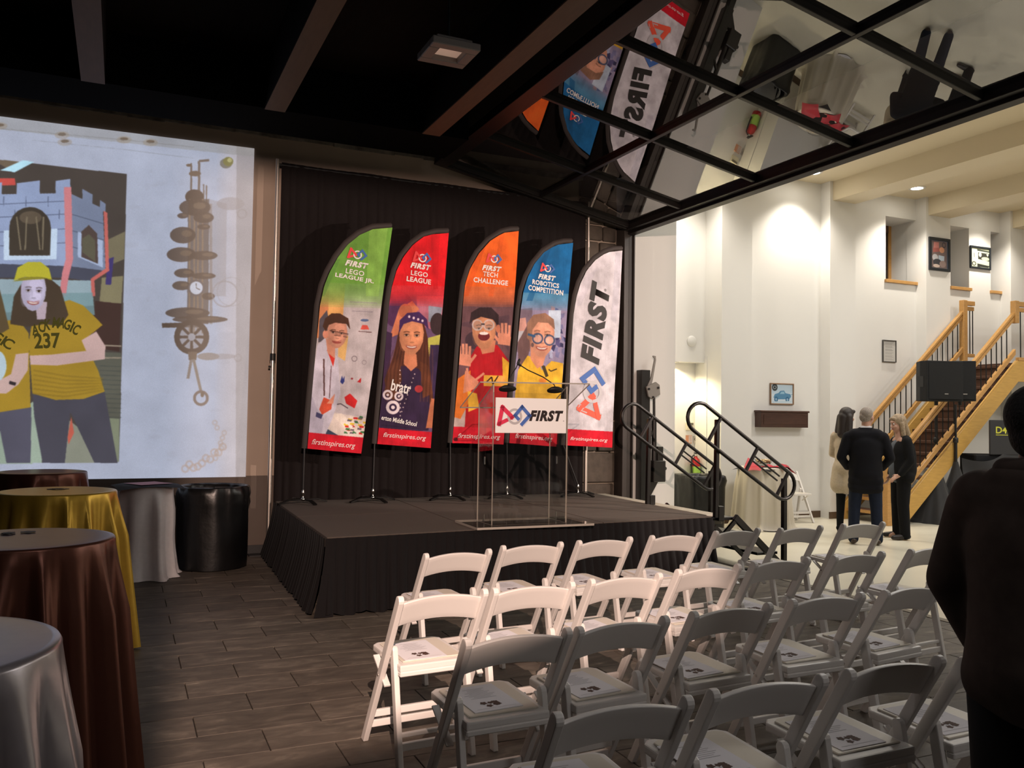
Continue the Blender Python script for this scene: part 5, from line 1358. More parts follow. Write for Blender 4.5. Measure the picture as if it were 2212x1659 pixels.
# ------------------------------------------------------------------ ALCOVE AND HALL WALL THINGS
t = empty('thermostat', onY(1489, 921, 11.49), 0, 'pale square thermostat on the lit alcove wall', 'thermostat')
boxobj('cover', (-.07, -.02, -.065), (.07, .008, .065), mat('cream_plastic', (.66, .60, .45), .5), t, bevel=.006)
boxobj('screen', (-.05, -.022, .02), (.065, -.019, .058), mat('grey_screen', (.12, .11, .08), .3), t)
for (px, lb, col, ink, w_, h_) in (((1488, 949), 'orange and white notice plate beneath the thermostat', (.62, .28, .16), (.75, .72, .7), .11, .13), ((1502, 950), 'small grey notice plate right of the orange one', (.50, .46, .42), (.08, .07, .06), .075, .12)):
    t = empty('notice_plate', onY(px[0], px[1], 11.49), 0, lb, 'sign', 'notices on the alcove wall')
    boxobj('plate', (-w_/2, -.004, -h_/2), (w_/2, .008, h_/2), mat('plate_%d' % px[0], col, .5), t)
    k = MB()
    if ink[0] > .5:
        k.span((-.005, -.0055, -.05), (w_/2-.006, -.0045, .055)); o = k.build('panel', mat('plate_white', ink, .5), t)
        k = MB(); 
        for q in range(4): k.span((.002, -.0065, .035-q*.022), (w_/2-.012, -.0058, .043-q*.022))
        k.build('print', mat('plate_ink', (.35, .08, .04), .5), t)
    else:
        k.lathe([(.012, 0), (.024, 0)], 14, caps=False); o = k.build('symbol', mat('plate_dark', ink, .5), t); o.rotation_euler = (PI/2, 0, 0); o.location = (0, -.0052, .01)
k = MB(); k.lathe([(0, .03), (.05, .028), (.085, .012), (.09, 0), (0, 0)], 24, caps=False)
o = k.build('round_speaker', M_white); o.location = onY(1495, 737, 11.245)+Vector((0, .012, 0)); o.rotation_euler = (PI/2, 0, 0); tag(o, 'round white disc high on the wall left of the first pilaster', 'speaker')
# fire extinguisher
pe = onY(1503, 1010, 11.37)
t = empty('fire_extinguisher', (pe.x, 11.375, pe.z-.25), 0, 'red fire extinguisher with yellow-green label behind the stage rail', 'extinguisher')
k = MB(); k.lathe([(0, 0), (.068, 0), (.075, .02), (.075, .32), (.06, .38), (.03, .41), (.025, .43), (0, .43)], 20, caps=False); k.build('tank', mat('extinguisher_red', (.50, .02, .02), .3), t)
k = MB(); k.lathe([(.0762, .08), (.0762, .27)], 20, caps=False); k.build('tag_sleeve', mat('label_green', (.45, .75, .12), .5), t, fix=False)
boxobj('valve', (-.03, -.02, .43), (.03, .02, .47), M_chrome, t, bevel=.004)
boxobj('handle', (-.02, -.1, .47), (.02, .03, .49), M_black, t, bevel=.004)
tubeobj('hose', [(-.03, 0, .45), (-.09, -.02, .42), (-.10, -.03, .3), (-.095, -.03, .15)], .012, M_black, t)
boxobj('wall_bracket', (-.02, .07, .15), (.02, .118, .3), M_black, t)
bin_(Vector((7.86, 10.62, 0)), .30, .78, 'square trash can with black liner beside the alcove', 9, True)
# clothed serving table in the hall with black square and red corners
TB = Vector((8.78, 10.28, 0))
cloth('tablecloth', TB, .36, .905, .07, 12, .06, mat('ivory_cloth', (.66, .60, .50), .6, sheen=.2), 'ivory cloth on the round table by the pilaster behind the stage rails', None, 17, .08)
cocktail(TB, .36, .90, 'round table hidden under the ivory cloth by the pilaster')
square_overlay('black_overlay', TB, .64, .3, .911, MATS['black_satin'], 'black square overlay on the ivory clothed table', .05)
for i, (dx, dy, r_, lb) in enumerate(((-.26, -.12, .6, 'red napkin with raised corner at the left end of the ivory clothed table'), (.05, -.24, .9, 'red napkin at the front edge of the ivory clothed table'), (.28, -.15, .2, 'red napkin at the right end of the ivory clothed table'))):
    b = MB(); n = 8
    def fn(u, v, i=i):
        x, y = (u-.5)*.26, (v-.5)*.26; a = r_; X_, Y_ = x*math.cos(a)-y*math.sin(a), x*math.sin(a)+y*math.cos(a)
        up = .16*max(0, (u+v-1.25)) if i == 0 else .03*math.sin(6*u)*math.sin(5*v)
        R = math.hypot(dx+X_, dy+Y_); dn = -.9*max(0, R-.36)
        return Vector((TB.x+dx+X_, TB.y+dy+Y_, .921+up+dn))
    b.grid(n, n, fn); o = b.build('red_napkin', MATS['red_napkin'], fix=False); tag(o, lb, 'napkin', 'red napkins on the ivory table')
t = empty('glass_bowl', (TB.x+.06, TB.y+.05, .914), 0, 'clear bowl of pale snacks on the ivory clothed table', 'bowl')
k = MB(); k.lathe([(.04, 0), (.10, .03), (.14, .09), (.145, .10), (.135, .092), (.095, .035), (0, .012)], 24, caps=False); k.build('bowl', glass_mat('bowl_glass', (.9, .9, .88), .05), t)
k = MB(); rs = random.Random(2)
for _ in range(40):
    a, r_ = rs.uniform(0, 2*PI), rs.uniform(0, .1); k.box((r_*math.cos(a), r_*math.sin(a), .05+rs.uniform(0, .04)), (.03, .03, .02), Euler((rs.random(), rs.random(), rs.random())).to_matrix())
o = k.build('snacks', mat('pale_snack', (.7, .55, .36), .7), t); o['kind'] = 'stuff'
t = empty('paper_plate', (8.60, 9.93, 0.0), 0, 'white paper plate lying on the floor by the ivory clothed table', 'plate')
k = MB(); k.lathe([(0, .006), (.09, .006), (.14, .022), (.142, .02), (.09, .002), (0, .002)], 24, caps=False); k.build('plate', M_paper, t)
# two folding chairs by the hall wall
place_chair(9.80, 10.95, math.radians(173), 'white folding chair by the hall wall with its back to the baseboard', 'white folding chairs by the hall wall')

# framed pictures
def frame(name, cx_, cz_, w_, h_, y, fw, fm, cv, label, cat='picture', depth=.03):
    t = empty(name, (cx_, y, cz_), 0, label, cat)
    W, H_ = w_/2, h_/2
    for p, q in (((-W, -depth, -H_), (-W+fw, 0, H_)), ((W-fw, -depth, -H_), (W, 0, H_)), ((-W+fw, -depth, H_-fw), (W-fw, 0, H_)), ((-W+fw, -depth, -H_), (W-fw, 0, -H_+fw))):
        boxobj('frame_bar', p, q, fm, t, bevel=.003)
    b = MB(); b.add([(-W+fw*.6, -.012, -H_+fw*.6), (W-fw*.6, -.012, -H_+fw*.6), (W-fw*.6, -.012, H_-fw*.6), (-W+fw*.6, -.012, H_-fw*.6)], [(0, 1, 2, 3)])
    me = b.mesh('print', fix=False); set_uv(me, lambda q: (q.x/w_+.5, q.z/h_+.5))
    link('print', me, print_mat(name+'_print', cv.image(name+'_print'), .35), t)
    return t
def unit(w_, h_, col): return Canvas(0, w_, 0, h_, int(w_*420), int(h_*420), lambda x, y: (x*w_, (1-y)*h_), col)
c = unit(.49, .355, (206, 220, 232))
c.poly([(0, .1), (1, .1), (1, .45), (0, .5)], (176, 204, 226), .5)
c.poly([(.15, .68), (.2, .52), (.36, .46), (.44, .36), (.6, .34), (.66, .46), (.86, .50), (.9, .62), (.82, .74), (.3, .76)], (92, 140, 176)); c.poly([(.42, .5), (.48, .4), (.6, .39), (.62, .5)], (150, 190, 214))
for x in (.26, .74): c.ell(x, .76, .08, .13, (60, 106, 146)); c.ell(x, .76, .04, .065, (150, 184, 208))
c.poly([(.1, .86), (.9, .82), (.92, .9), (.12, .94)], (190, 212, 228)); c.line([(.86, .55), (.96, .5)], .02, (90, 140, 176))
c.ell(.2, .2, .12, .17, (70, 76, 80)); c.ring(.2, .2, .05, .07, (190, 200, 206)); c.ell(.2, .2, .03, .04, (40, 44, 48)); c.blur(2)
q0, q1 = onY(1664, 827, 11.05), onY(1714.5, 874.5, 11.05)
frame('car_picture', (q0.x+q1.x)/2, (q0.z+q1.z)/2, q1.x-q0.x, q0.z-q1.z, HY-.001, .018, mat('tan_frame', (.28, .17, .10), .5), c, 'framed blue print of an old open car above the dark wall shelf')
c = unit(.32, .40, (196, 194, 190))
for k_ in range(22):
    y = .12+k_*.036
    if k_ % 4 != 3: c.line([(.2, y), (.8-.1*((k_*7) % 3)/2, y)], .014, (150, 148, 146))
c.line([(.12, .06), (.88, .06)], .02, (120, 118, 116)); c.blur(1)
q0, q1 = onY(1905, 734, HY), onY(1934, 783.5, HY)
frame('framed_document', (q0.x+q1.x)/2, (q0.z+q1.z)/2, q1.x-q0.x, q0.z-q1.z, HY-.001, .014, mat('pewter_frame', (.09, .085, .08), .4, .4), c, 'thin framed page of text on the wall above the stair')
c = unit(.53, .62, (96, 104, 122)); c.poly([(.14, .1), (.86, .1), (.86, .92), (.14, .92)], (120, 104, 104)); c.poly([(.24, .14), (.48, .13), (.48, .3), (.22, .32)], (196, 130, 126)); c.poly([(.2, .32), (.5, .3), (.5, .42), (.2, .45)], (170, 100, 96)); c.ell(.62, .36, .12, .09, (206, 150, 120)); c.ring(.72, .2, .06, .09, (70, 66, 76)); c.ell(.3, .6, .14, .1, (190, 190, 196)); c.poly([(.46, .52), (.74, .54), (.72, .7), (.46, .68)], (176, 190, 206)); c.ell(.4, .74, .2, .1, (70, 70, 76)); c.ell(.66, .78, .16, .1, (150, 130, 126)); c.ell(.36, .85, .16, .05, (206, 186, 176)); c.blur(3)
q0, q1 = onY(2006, 511, 10.84), onY(2051.5, 588, 10.84)
frame('collage_picture', (q0.x+q1.x)/2, (q0.z+q1.z)/2, q1.x-q0.x, q0.z-q1.z, 10.849, .05, mat('black_frame', (.012, .016, .022), .35), c, 'black framed upright collage on the pilaster between upper windows')
c = unit(.58, .48, (206, 214, 186)); c.poly([(.36, .12), (.96, .16), (.94, .22), (.36, .2)], (60, 64, 58)); c.poly([(.4, .26), (.96, .28), (.94, .62), (.4, .56)], (56, 56, 52)); c.ell(.5, .36, .07, .1, (220, 226, 200)); c.ell(.76, .52, .2, .08, (190, 200, 170)); c.poly([(.8, .3), (.92, .3), (.86, .42)], (230, 234, 210)); c.poly([(.36, .76), (.96, .82), (.9, .9), (.5, .9), (.36, .96)], (50, 52, 48)); c.ring(.2, .78, .06, .1, (70, 70, 66)); c.line([(.2, .3), (.22, .5)], .03, (110, 110, 100)); c.blur(2)
q0, q1 = onY(2095, 529.5, HY-.02), onY(2141, 584, HY-.02)
frame('workshop_picture', (q0.x+q1.x)/2+.0, (q0.z+q1.z)/2, q1.x-q0.x-.02, q0.z-q1.z, HY-.001, .035, MATS['black_frame'], c, 'black framed wide photograph beside the right upper window')
# dark wall shelf box
q0, q1 = onY(1641, 886, 10.93), onY(1747, 924, 10.93)
t = empty('wall_shelf', ((q0.x+q1.x)/2, HY, q1.z), 0, 'dark brown wooden box shelf on the hall wall', 'shelf')
w_ = (q1.x-q0.x)/2; h_ = q0.z-q1.z; M_dwood = mat('dark_mahogany', (.062, .026, .018), .4, noise=.2, nscale=8, stretch=(1, 6, 6))
boxobj('box', (-w_+.02, -.15, 0), (w_-.02, -.001, h_-.03), M_dwood, t, bevel=.004)
boxobj('lid', (-w_, -.165, h_-.03), (w_, -.001, h_), M_dwood, t, bevel=.006)
boxobj('front_panel', (-w_+.07, -.156, .05), (w_-.07, -.149, h_-.07), M_dwood, t, bevel=.003)

# ------------------------------------------------------------------ STAIR
stair = empty('staircase', (11.5, 10.3, 0), 0, 'oak staircase with dark treads and black balusters rising along the hall wall', 'stairs')
def ST(o): return child(o, stair)
SL = .875; SYN, SYF = 9.85, 10.87
ZO = 0.0
def railz(x): return .905+ZO+SL*(x-10.865)
def board(nm, x0_, z0_, x1_, y0_, y1_, drop, m):
    k = MB(); z1_ = z0_+SL*(x1_-x0_)
    vs = [(x, y, z) for y in (y0_, y1_) for (x, z) in ((x0_, z0_), (x1_, z1_), (x1_, z1_-drop), (x0_, z0_-drop))]
    k.add(vs, [(0, 1, 2, 3), (7, 6, 5, 4), (0, 4, 5, 1), (1, 5, 6, 2), (2, 6, 7, 3), (3, 7, 4, 0)])
    return ST(k.build(nm, m, bevel=.006))
XT = 13.80
for y, xt in ((SYN, XT), (SYF-.08, XT-.06)):
    ZO = .17 if y > 10 else 0.0
    board('hand_rail', 10.86, railz(10.86)+.045, xt, y-.035, y+.035, .055, M_wood)
    board('under_rail', 10.86, railz(10.86)-.035, xt, y-.02, y+.02, .07, M_wood)
    board('shoe_rail', 10.86, railz(10.86)-.60, xt, y-.03, y+.03, .10, M_wood)
    board('stringer', 10.9, railz(10.9)-.835, xt+.05, y-.035, y+.035, .37, M_oak2)
    # turned-up newel at the top, level rail on the landing
    zt = railz(xt)
    ST(boxobj('newel_post', (xt-.03, y-.05, zt-(1.05 if y > 10 else .16)), (xt+.07, y+.05, zt+.22), M_wood, bevel=.006))
    ST(boxobj('landing_rail', (xt+.07, y-.04, zt+.13), (xt+(.28 if y > 10 else 2.4), y+.04, zt+.21), M_wood, bevel=.006))
    ST(boxobj('landing_under_rail', (xt+.07, y-.02, zt+.04), (xt+(.28 if y > 10 else 2.4), y+.02, zt+.11), M_wood, bevel=.004))
    ST(boxobj('landing_shoe', (xt+.07, y-.03, zt-.80), (xt+(.28 if y > 10 else 2.4), y+.03, zt-.74), M_wood, bevel=.004))
    n = 3 if y > 10 else 16
    for i in range(n):
        k = MB(); x = xt+.11+i*.075 if y > 10 else xt+.16+i*.14; k.tube([(x, y, zt-.75), (x, y, zt+.05)], .010, 6); ST(k.build('baluster', M_metalblack))
    n = int((xt-11.0)/.128)
    for i in range(n):
        x = 11.05+i*.128
        k = MB(); k.tube([(x, y, railz(x)-.62), (x, y, railz(x)-.09)], .010, 6); ST(k.build('baluster', M_metalblack))
    ST(boxobj('newel_post', (10.80, y-.05, 0), (10.90, y+.05, railz(10.86)+.03), M_wood, bevel=.006))
ZO = 0.0; nst = 14; zt = 2.62; rise = .186; run = rise/SL
for i in range(nst):
    x = 10.98+i*run; z = .186*(i+1)
    ST(boxobj('tread', (x-.03, SYN+.04, z-.05), (x+run+.02, SYF-.11, z), M_tread, bevel=.006))
    if i < 3: ST(boxobj('tread_nosing', (x-.045, SYN+.04, z-.05), (x-.03, SYF-.11, z-.002), M_wood))
    if 4 < i: ST(boxobj('riser', (x, SYN+.05, z-rise), (x+.015, SYF-.12, z-.05), M_tread))
ST(boxobj('landing', (XT+.0, SYN+.04, zt-.12), (17.9, HY-.01, zt+.02), M_tread))
ST(boxobj('landing_edge', (XT+.05, SYN-.03, zt-.3), (17.9, SYN+.03, zt+.05), M_oak2))

# ------------------------------------------------------------------ LOUDSPEAKERS on draped stands
M_cab = mat('black_speaker_cabinet', (0.009, 0.009, 0.010), 0.65, spec=.25, noise=.2, nscale=60)
M_grille = mat('black_speaker_grille', (0.006, 0.006, 0.0065), 0.6, spec=.25, bump=.3, nscale=400)
M_cover = mat('black_stretch_cloth', (0.012, 0.012, 0.014), 0.75, sheen=.25)
def speaker(px, yy, w_, rot, label):
    a, b_ = onY(px[0], px[1], yy), onY(px[0], px[2], yy)
    h_ = a.z-b_.z
    t = empty('loudspeaker', (a.x, yy, b_.z), rot, label, 'loudspeaker', 'loudspeakers by the stair')
    W = w_/2
    k = MB(); k.prism([(-W, -.18), (W, -.18), (W, -.02), (W*.62, .22), (-W*.62, .22), (-W, -.02)], h_, lambda p, q, c_: (p, q, c_)); k.build('cabinet', M_cab, t, bevel=.012, seg=2)
    k = MB(); k.grid(8, 4, lambda u, v: Vector(((u-.5)*2*(W-.025), -.185-.016*(1-(2*u-1)**2), .03+(h_-.06)*v))); k.build('grille', M_grille, t)
    for sx in (-1, 1):
        k = MB(); k.span((sx*(W+.001)-.003, -.10, h_*.35), (sx*(W+.001)+.003, .02, h_*.62)); k.build('handle', M_black, t)
    boxobj('badge', (-.03, -.206, .10), (.03, -.200, .115), M_liftg, t)
    k = MB(); k.tube([(0, .02, -.06), (0, .02, .0)], .028, 12); k.build('socket', M_black, t)
    return t
def stand(x, y, ztop, zcone, rb, label, seed):
    t = empty('speaker_stand', (x, y, 0), 0, label, 'stand', 'loudspeaker stands by the stair')
    k = MB(); k.tube([(0, 0, .05), (0, 0, 1.35)], .024, 12); k.tube([(0, 0, 1.3), (0, 0, ztop)], .018, 12); k.build('pole', M_black, t)
    k = MB(); k.lathe([(.025, 1.28), (.04, 1.29), (.04, 1.36), (.022, 1.37)], 14); k.build('collar', M_black, t)
    for q in range(3):
        a = q*2*PI/3+.4; k = MB(); k.tube([(0, 0, .62), (math.cos(a)*(rb-.06), math.sin(a)*(rb-.06), .02)], .014, 8); k.build('leg', M_black, t)
    def fr(a, i): return 1+.10*math.sin(3*a+seed)*(i/9)+.05*math.sin(11*a+seed*2)*(i/9)
    prof = [(.035, zcone), (.05, zcone-.06)]+[(.05+(rb-.05)*((j/8)**1.15), (zcone-.06)*(1-j/8)+.004) for j in range(1, 9)]
    k = MB(); k.lathe(prof, 66, caps=False, fr=fr); k.build('cover', M_cover, t, fix=False)
    return t
speaker((2024, 781, 867), 9.25, .62, math.radians(-12), 'black loudspeaker on a pole, nearer the talking people')
speaker((2074, 781, 867), 9.43, .34, math.radians(-32), 'black loudspeaker on a pole, right and turned away')
s1, s2 = onZ(2022, 1128), onZ(2060, 1130)
a = onY(2022, 870, s1.y); stand(s1.x, s1.y, 1.90, 1.00, .40, 'tripod stand in black cloth cover left of the two by the stair', 1)
stand(s2.x+.08, s2.y+.02, 1.90, .98, .40, 'tripod stand in black cloth cover right of the two by the stair', 4)
# equipment case under black cloth with a lettered panel
pc = onZ(2125, 1128); t = empty('equipment_case', (pc.x+.25, pc.y, 0), math.radians(-30), 'black covered equipment case with a grey lettered panel behind the stands', 'case')
boxobj('case', (-.42, -.30, .02), (.50, .30, 1.10), M_cab, t, bevel=.02)
k = MB(); k.grid(30, 20, lambda u, v: Vector((-.62+1.2*u, -.34-.05*math.sin(9*u+5*v)-.10*(1-v)*abs(math.sin(6*u))-.12*(1-v), .02+(1.02+.28*u-.12*math.sin(5*u))*v))); k.build('cover', M_cover, t, fix=False)
boxobj('panel', (-.20, -.33, 1.10), (.55, -.28, 1.66), mat('grey_panel', (.022, .022, .025), .6), t, bevel=.01)
boxobj('panel_post', (.0, -.28, .9), (.10, -.2, 1.5), M_cab, t)
put_text('D4', .1, (-.10, -.332, 1.28), (1, 0, 0), (0, 0, 1), mat('yellow_print', (.55, .55, .05), .5), bpy.data.objects['panel'], 0, .002, .17, .12) if False else None
pn = [o for o in t.children if o.name.startswith('panel') and 'post' not in o.name][0]
put_text('D4R', .1, (.02, -.332, 1.50), (1, 0, 0), (0, 0, 1), mat('yellow_print', (.55, .55, .05), .5), pn, 0, .002, .26, .11)
boxobj('print_line', (-.11, -.332, 1.415), (.16, -.3305, 1.425), MATS['yellow_print'], pn)

# ------------------------------------------------------------------ STAGE LIGHT FIXTURES (behind and beside the camera)
def fixture(name, pos, az0, az1, el0, el1, label, dist=.22, out=.45, skew=(0, 0), top=4.97):
    """housing with four shutter blades that cut the beam to a rectangle"""
    azm, elm = (az0+az1)/2, (el0+el1)/2
    t = empty(name, pos, 0, label, 'stage light')
    f_ = Vector((math.sin(azm)*math.cos(elm), math.cos(azm)*math.cos(elm), math.sin(elm)))
    r_ = Vector((math.cos(azm), -math.sin(azm), 0)); u_ = r_.cross(f_)
    def cor(az, el):
        d = Vector((math.sin(az)*math.cos(el), math.cos(az)*math.cos(el), math.sin(el))); d *= dist/d.dot(f_); return (d.dot(r_), d.dot(u_))
    c00, c10, c11, c01 = cor(az0, el0+skew[0]), cor(az1, el0+skew[1]), cor(az1, el1), cor(az0, el1)
    O = out
    def blade(P):
        k = MB(); k.prism(P, .004, lambda a, b_, c_: tuple(f_*(dist+c_)+r_*a+u_*b_)); k.build('shutter_blade', M_black, t)
    blade([(-O, -O), c00, c01, (-O, O)]); blade([(O, O), c11, c10, (O, -O)])
    blade([(-O, O), c01, c11, (O, O)]); blade([(O, -O), c10, c00, (-O, -O)])
    k = MB()
    for s0, s1 in (((-O, -O), (O, -O)), ((O, -O), (O, O)), ((O, O), (-O, O)), ((-O, O), (-O, -O))):
        vs = [f_*d+r_*s[0]+u_*s[1] for d in (-.25, dist+.002) for s in (s0, s1)]
        k.add(vs, [(0, 1, 3, 2)])
    k.add([f_*-.25+r_*a+u_*b_ for a, b_ in ((-O, -O), (O, -O), (O, O), (-O, O))], [(0, 1, 2, 3)])
    k.build('housing', M_black, t, fix=False)
    k = MB(); p = -f_*.1+u_*O; k.tube([p, p+Vector((0, 0, top-pos[2]-p.z))], .03, 8); k.build('hanger', M_black, t)
    return t
R_ = math.radians
fixture('profile_spotlight', KEY_POS, R_(3.6), R_(33.2), R_(-29.2), R_(5.9), 'black shuttered profile spotlight hung behind the camera', dist=.5, out=.42, skew=(math.radians(-4.2), math.radians(4.6)))

fixture('profile_spotlight', SIDE_POS, R_(-48.4), R_(-21.6), R_(-30), R_(5.7), 'black shuttered profile spotlight hung in the hall to the right', dist=.5, out=.36, top=5.6)

# ------------------------------------------------------------------ PEOPLE
def blob(name, prims, voxel, m, parent, smooth=2, extra=None):
    """prims: ('c',p,r,p2,r2) tapered capsule or ('e',centre,(rx,ry,rz),rotz); merged to one closed surface"""
    bm = bmesh.new()
    for p in prims:
        if p[0] == 'e':
            M_ = Matrix.Translation(Vector(p[1])) @ (Euler(p[3]).to_matrix().to_4x4() if len(p) > 3 else Matrix.Identity(4)) @ Matrix.Diagonal((*p[2], 1))
            bmesh.ops.create_icosphere(bm, subdivisions=3, radius=1.0, matrix=M_)
        else:
            a, ra, b_, rb = Vector(p[1]), p[2], Vector(p[3]), p[4]
            d = b_-a; n = 16
            ax = d.normalized() if d.length > 1e-6 else Vector((0, 0, 1)); s = ax.orthogonal().normalized(); q = ax.cross(s)
            rings = []
            for j in range(1, 6):
                th = PI/2*(1-j/5); rings.append((a-ax*ra*math.sin(th), ra*math.cos(th)))
            for j in range(0, 5):
                th = PI/2*j/5; rings.append((b_+ax*rb*math.sin(th), rb*math.cos(th)))
            V = [[bm.verts.new(c_+s*r_*math.cos(2*PI*i/n)+q*r_*math.sin(2*PI*i/n)) for i in range(n)] for c_, r_ in rings]
            va, vb = bm.verts.new(a-ax*ra), bm.verts.new(b_+ax*rb)
            for i in range(n):
                i2 = (i+1) % n
                bm.faces.new((va, V[0][i2], V[0][i])); bm.faces.new((vb, V[-1][i], V[-1][i2]))
                for k_ in range(len(V)-1): bm.faces.new((V[k_][i], V[k_][i2], V[k_+1][i2], V[k_+1][i]))
    me = bpy.data.meshes.new(name); bm.to_mesh(me); bm.free()
    o = bpy.data.objects.new('tmp', me); COL.objects.link(o)
    md = o.modifiers.new('r', 'REMESH'); md.mode = 'VOXEL'; md.voxel_size = voxel
    dg = bpy.context.evaluated_depsgraph_get(); dg.update()
    me2 = bpy.data.meshes.new_from_object(o.evaluated_get(dg)); bpy.data.objects.remove(o); bpy.data.meshes.remove(me)
    bm = bmesh.new(); bm.from_mesh(me2)
    for _ in range(smooth): bmesh.ops.smooth_vert(bm, verts=bm.verts, factor=.5, use_axis_x=True, use_axis_y=True, use_axis_z=True)
    if extra: extra(bm)
    for f in bm.faces: f.smooth = True
    bm.to_mesh(me2); bm.free(); me2.name = name
    return link(name, me2, m, parent)
M_skin = mat('skin', (0.50, 0.28, 0.20), 0.5); M_skin_d = mat('deep_skin', (0.16, 0.075, 0.05), 0.5)
M_lip = mat('lips', (0.36, 0.10, 0.09), 0.5); M_eye = mat('eye_white', (0.7, 0.68, 0.65), 0.3); M_iris = mat('iris', (0.03, 0.02, 0.015), 0.3)
def C_(a, ra, b_, rb): return ('c', a, ra, b_, rb)
def hand(prims, wrist, d, side, s=1.0, curl=.5, palm_n=None):
    """palm and five fingers; d = direction of the fingers, side = thumb direction"""
    w_ = Vector(wrist); d = Vector(d).normalized(); sd = Vector(side); sd = (sd-d*sd.dot(d)).normalized(); n = d.cross(sd)
    prims.append(C_(w_, .024*s, w_+d*.03*s, .026*s))
    for q in (-.026, -.009, .009, .026): prims.append(C_(w_+d*.02*s+sd*q*.8*s, .013*s, w_+d*.085*s+sd*q*s, .0105*s))
    for q, L in ((-.027, .062), (-.009, .078), (.009, .083), (.027, .074)):
        p0 = w_+d*.088*s+sd*q*s; d1 = (d*math.cos(curl*.6)+n*math.sin(curl*.6)); d2 = (d*math.cos(curl*1.6)+n*math.sin(curl*1.6))
        p1 = p0+d1*L*.5*s; p2 = p1+d2*L*.5*s
        prims.append(C_(p0, .0095*s, p1, .0088*s)); prims.append(C_(p1, .0088*s, p2, .0075*s))
    t0 = w_+d*.03*s+sd*.026*s; t1 = t0+(d*.6+sd*.8).normalized()*.035*s; t2 = t1+(d*.9+sd*.2+n*.2).normalized()*.03*s
    prims.append(C_(t0, .013*s, t1, .011*s)); prims.append(C_(t1, .010*s, t2, .008*s))
def head(prims, c, s=1.0, yaw=0.0, pitch=0.0):
    """head centred at c facing local +Y turned by yaw; returns a placing function"""
    R = Euler((pitch, 0, yaw)).to_matrix()
    def P(x, y, z): return Vector(c)+R @ Vector((x*s, y*s, z*s))
    e = (pitch, 0, yaw)
    prims += [('e', P(0, -.012, .03), (.076*s, .095*s, .098*s), e), ('e', P(0, .025, -.035), (.060*s, .068*s, .085*s), e), ('e', P(0, .055, -.088), (.030*s, .028*s, .026*s), e),
              C_(P(0, .088, .012), .009*s, P(0, .108, -.028), .014*s), ('e', P(-.078, -.005, -.01), (.012*s, .022*s, .034*s), e), ('e', P(.078, -.005, -.01), (.012*s, .022*s, .034*s), e),
              ('e', P(0, .082, .045), (.05*s, .014*s, .012*s), e), ('e', P(-.035, .068, -.025), (.026*s, .022*s, .022*s), e), ('e', P(.035, .068, -.025), (.026*s, .022*s, .022*s), e)]
    return P
def features(P, s, parent, lips=M_lip, glasses=False):
    for sx in (-1, 1):
        k = MB(); c_ = P(sx*.032, .080, .018)
        k.lathe([(0, -.011*s), (.008*s, -.007*s), (.011*s, 0), (.008*s, .007*s), (0, .011*s)], 12, c_, caps=False); k.build('eye', M_eye, parent)
        k = MB(); c2 = P(sx*.032, .090, .018); k.lathe([(0, -.005*s), (.004*s, 0), (0, .005*s)], 8, c2, caps=False); k.build('iris', M_iris, parent)
    k = MB(); k.tube([P(-.024, .086, -.058), P(-.010, .097, -.055), P(.010, .097, -.055), P(.024, .086, -.058)], [.003*s, .006*s, .006*s, .003*s], 8); k.build('mouth', lips, parent)
def shoe(k, toe, heel, w_=.045):
    toe, heel = Vector(toe), Vector(heel)
    return [C_(heel+Vector((0, 0, .04)), w_*.85, heel.lerp(toe, .5)+Vector((0, 0, .035)), w_*.9), C_(heel.lerp(toe, .5)+Vector((0, 0, .035)), w_*.9, toe+Vector((0, 0, .028)), w_*.72)]
def flat_sole(z=0.004):
    def ex(bm):
        for v in bm.verts: v.co.z = max(v.co.z, z)
    return ex

# --- grey-haired man in a dark blazer, seen from behind
def person(loc, rz, label, group='people talking in the hall'):
    return empty('person', loc, rz, label, 'person', group)
def std_body(t, H, m, hc, yaw, pitch, arms, legs, sh=.20, hip=.12, vox=.008, lean=0.0):
    k = H/1.78; pr = []
    P = head(pr, hc, k, yaw, pitch)
    neck = Vector((hc[0]*.6, hc[1]*.6-.01, 1.44*k))
    pr += [C_(P(0, -.02, -.07), .055*k, neck, .062*k), C_((-sh*.55*k, neck.y-.01, 1.40*k), .07*k, (sh*.55*k, neck.y-.01, 1.40*k), .07*k),
           ('e', (0, neck.y*.8, 1.27*k), (.175*k, .11*k, .17*k)), ('e', (0, neck.y*.5, 1.08*k), (.15*k, .10*k, .15*k)), ('e', (0, 0, .95*k), (.165*k, .115*k, .13*k))]
    for (s_, e_, w_, fd, td) in arms:
        pr += [C_(s_, .052*k, e_, .042*k), C_(e_, .041*k, w_, .028*k)]; hand(pr, w_, fd, td, k)
    for (h_, kn, an) in legs: pr += [C_(h_, .085*k, kn, .056*k), C_(kn, .055*k, an, .038*k), C_(an, .038*k, Vector(an)+Vector((0, .10, -.05*k)), .03)]
    b = blob('body', pr, vox, m, t, 2, flat_sole())
    features(P, k, b)
    return P, k
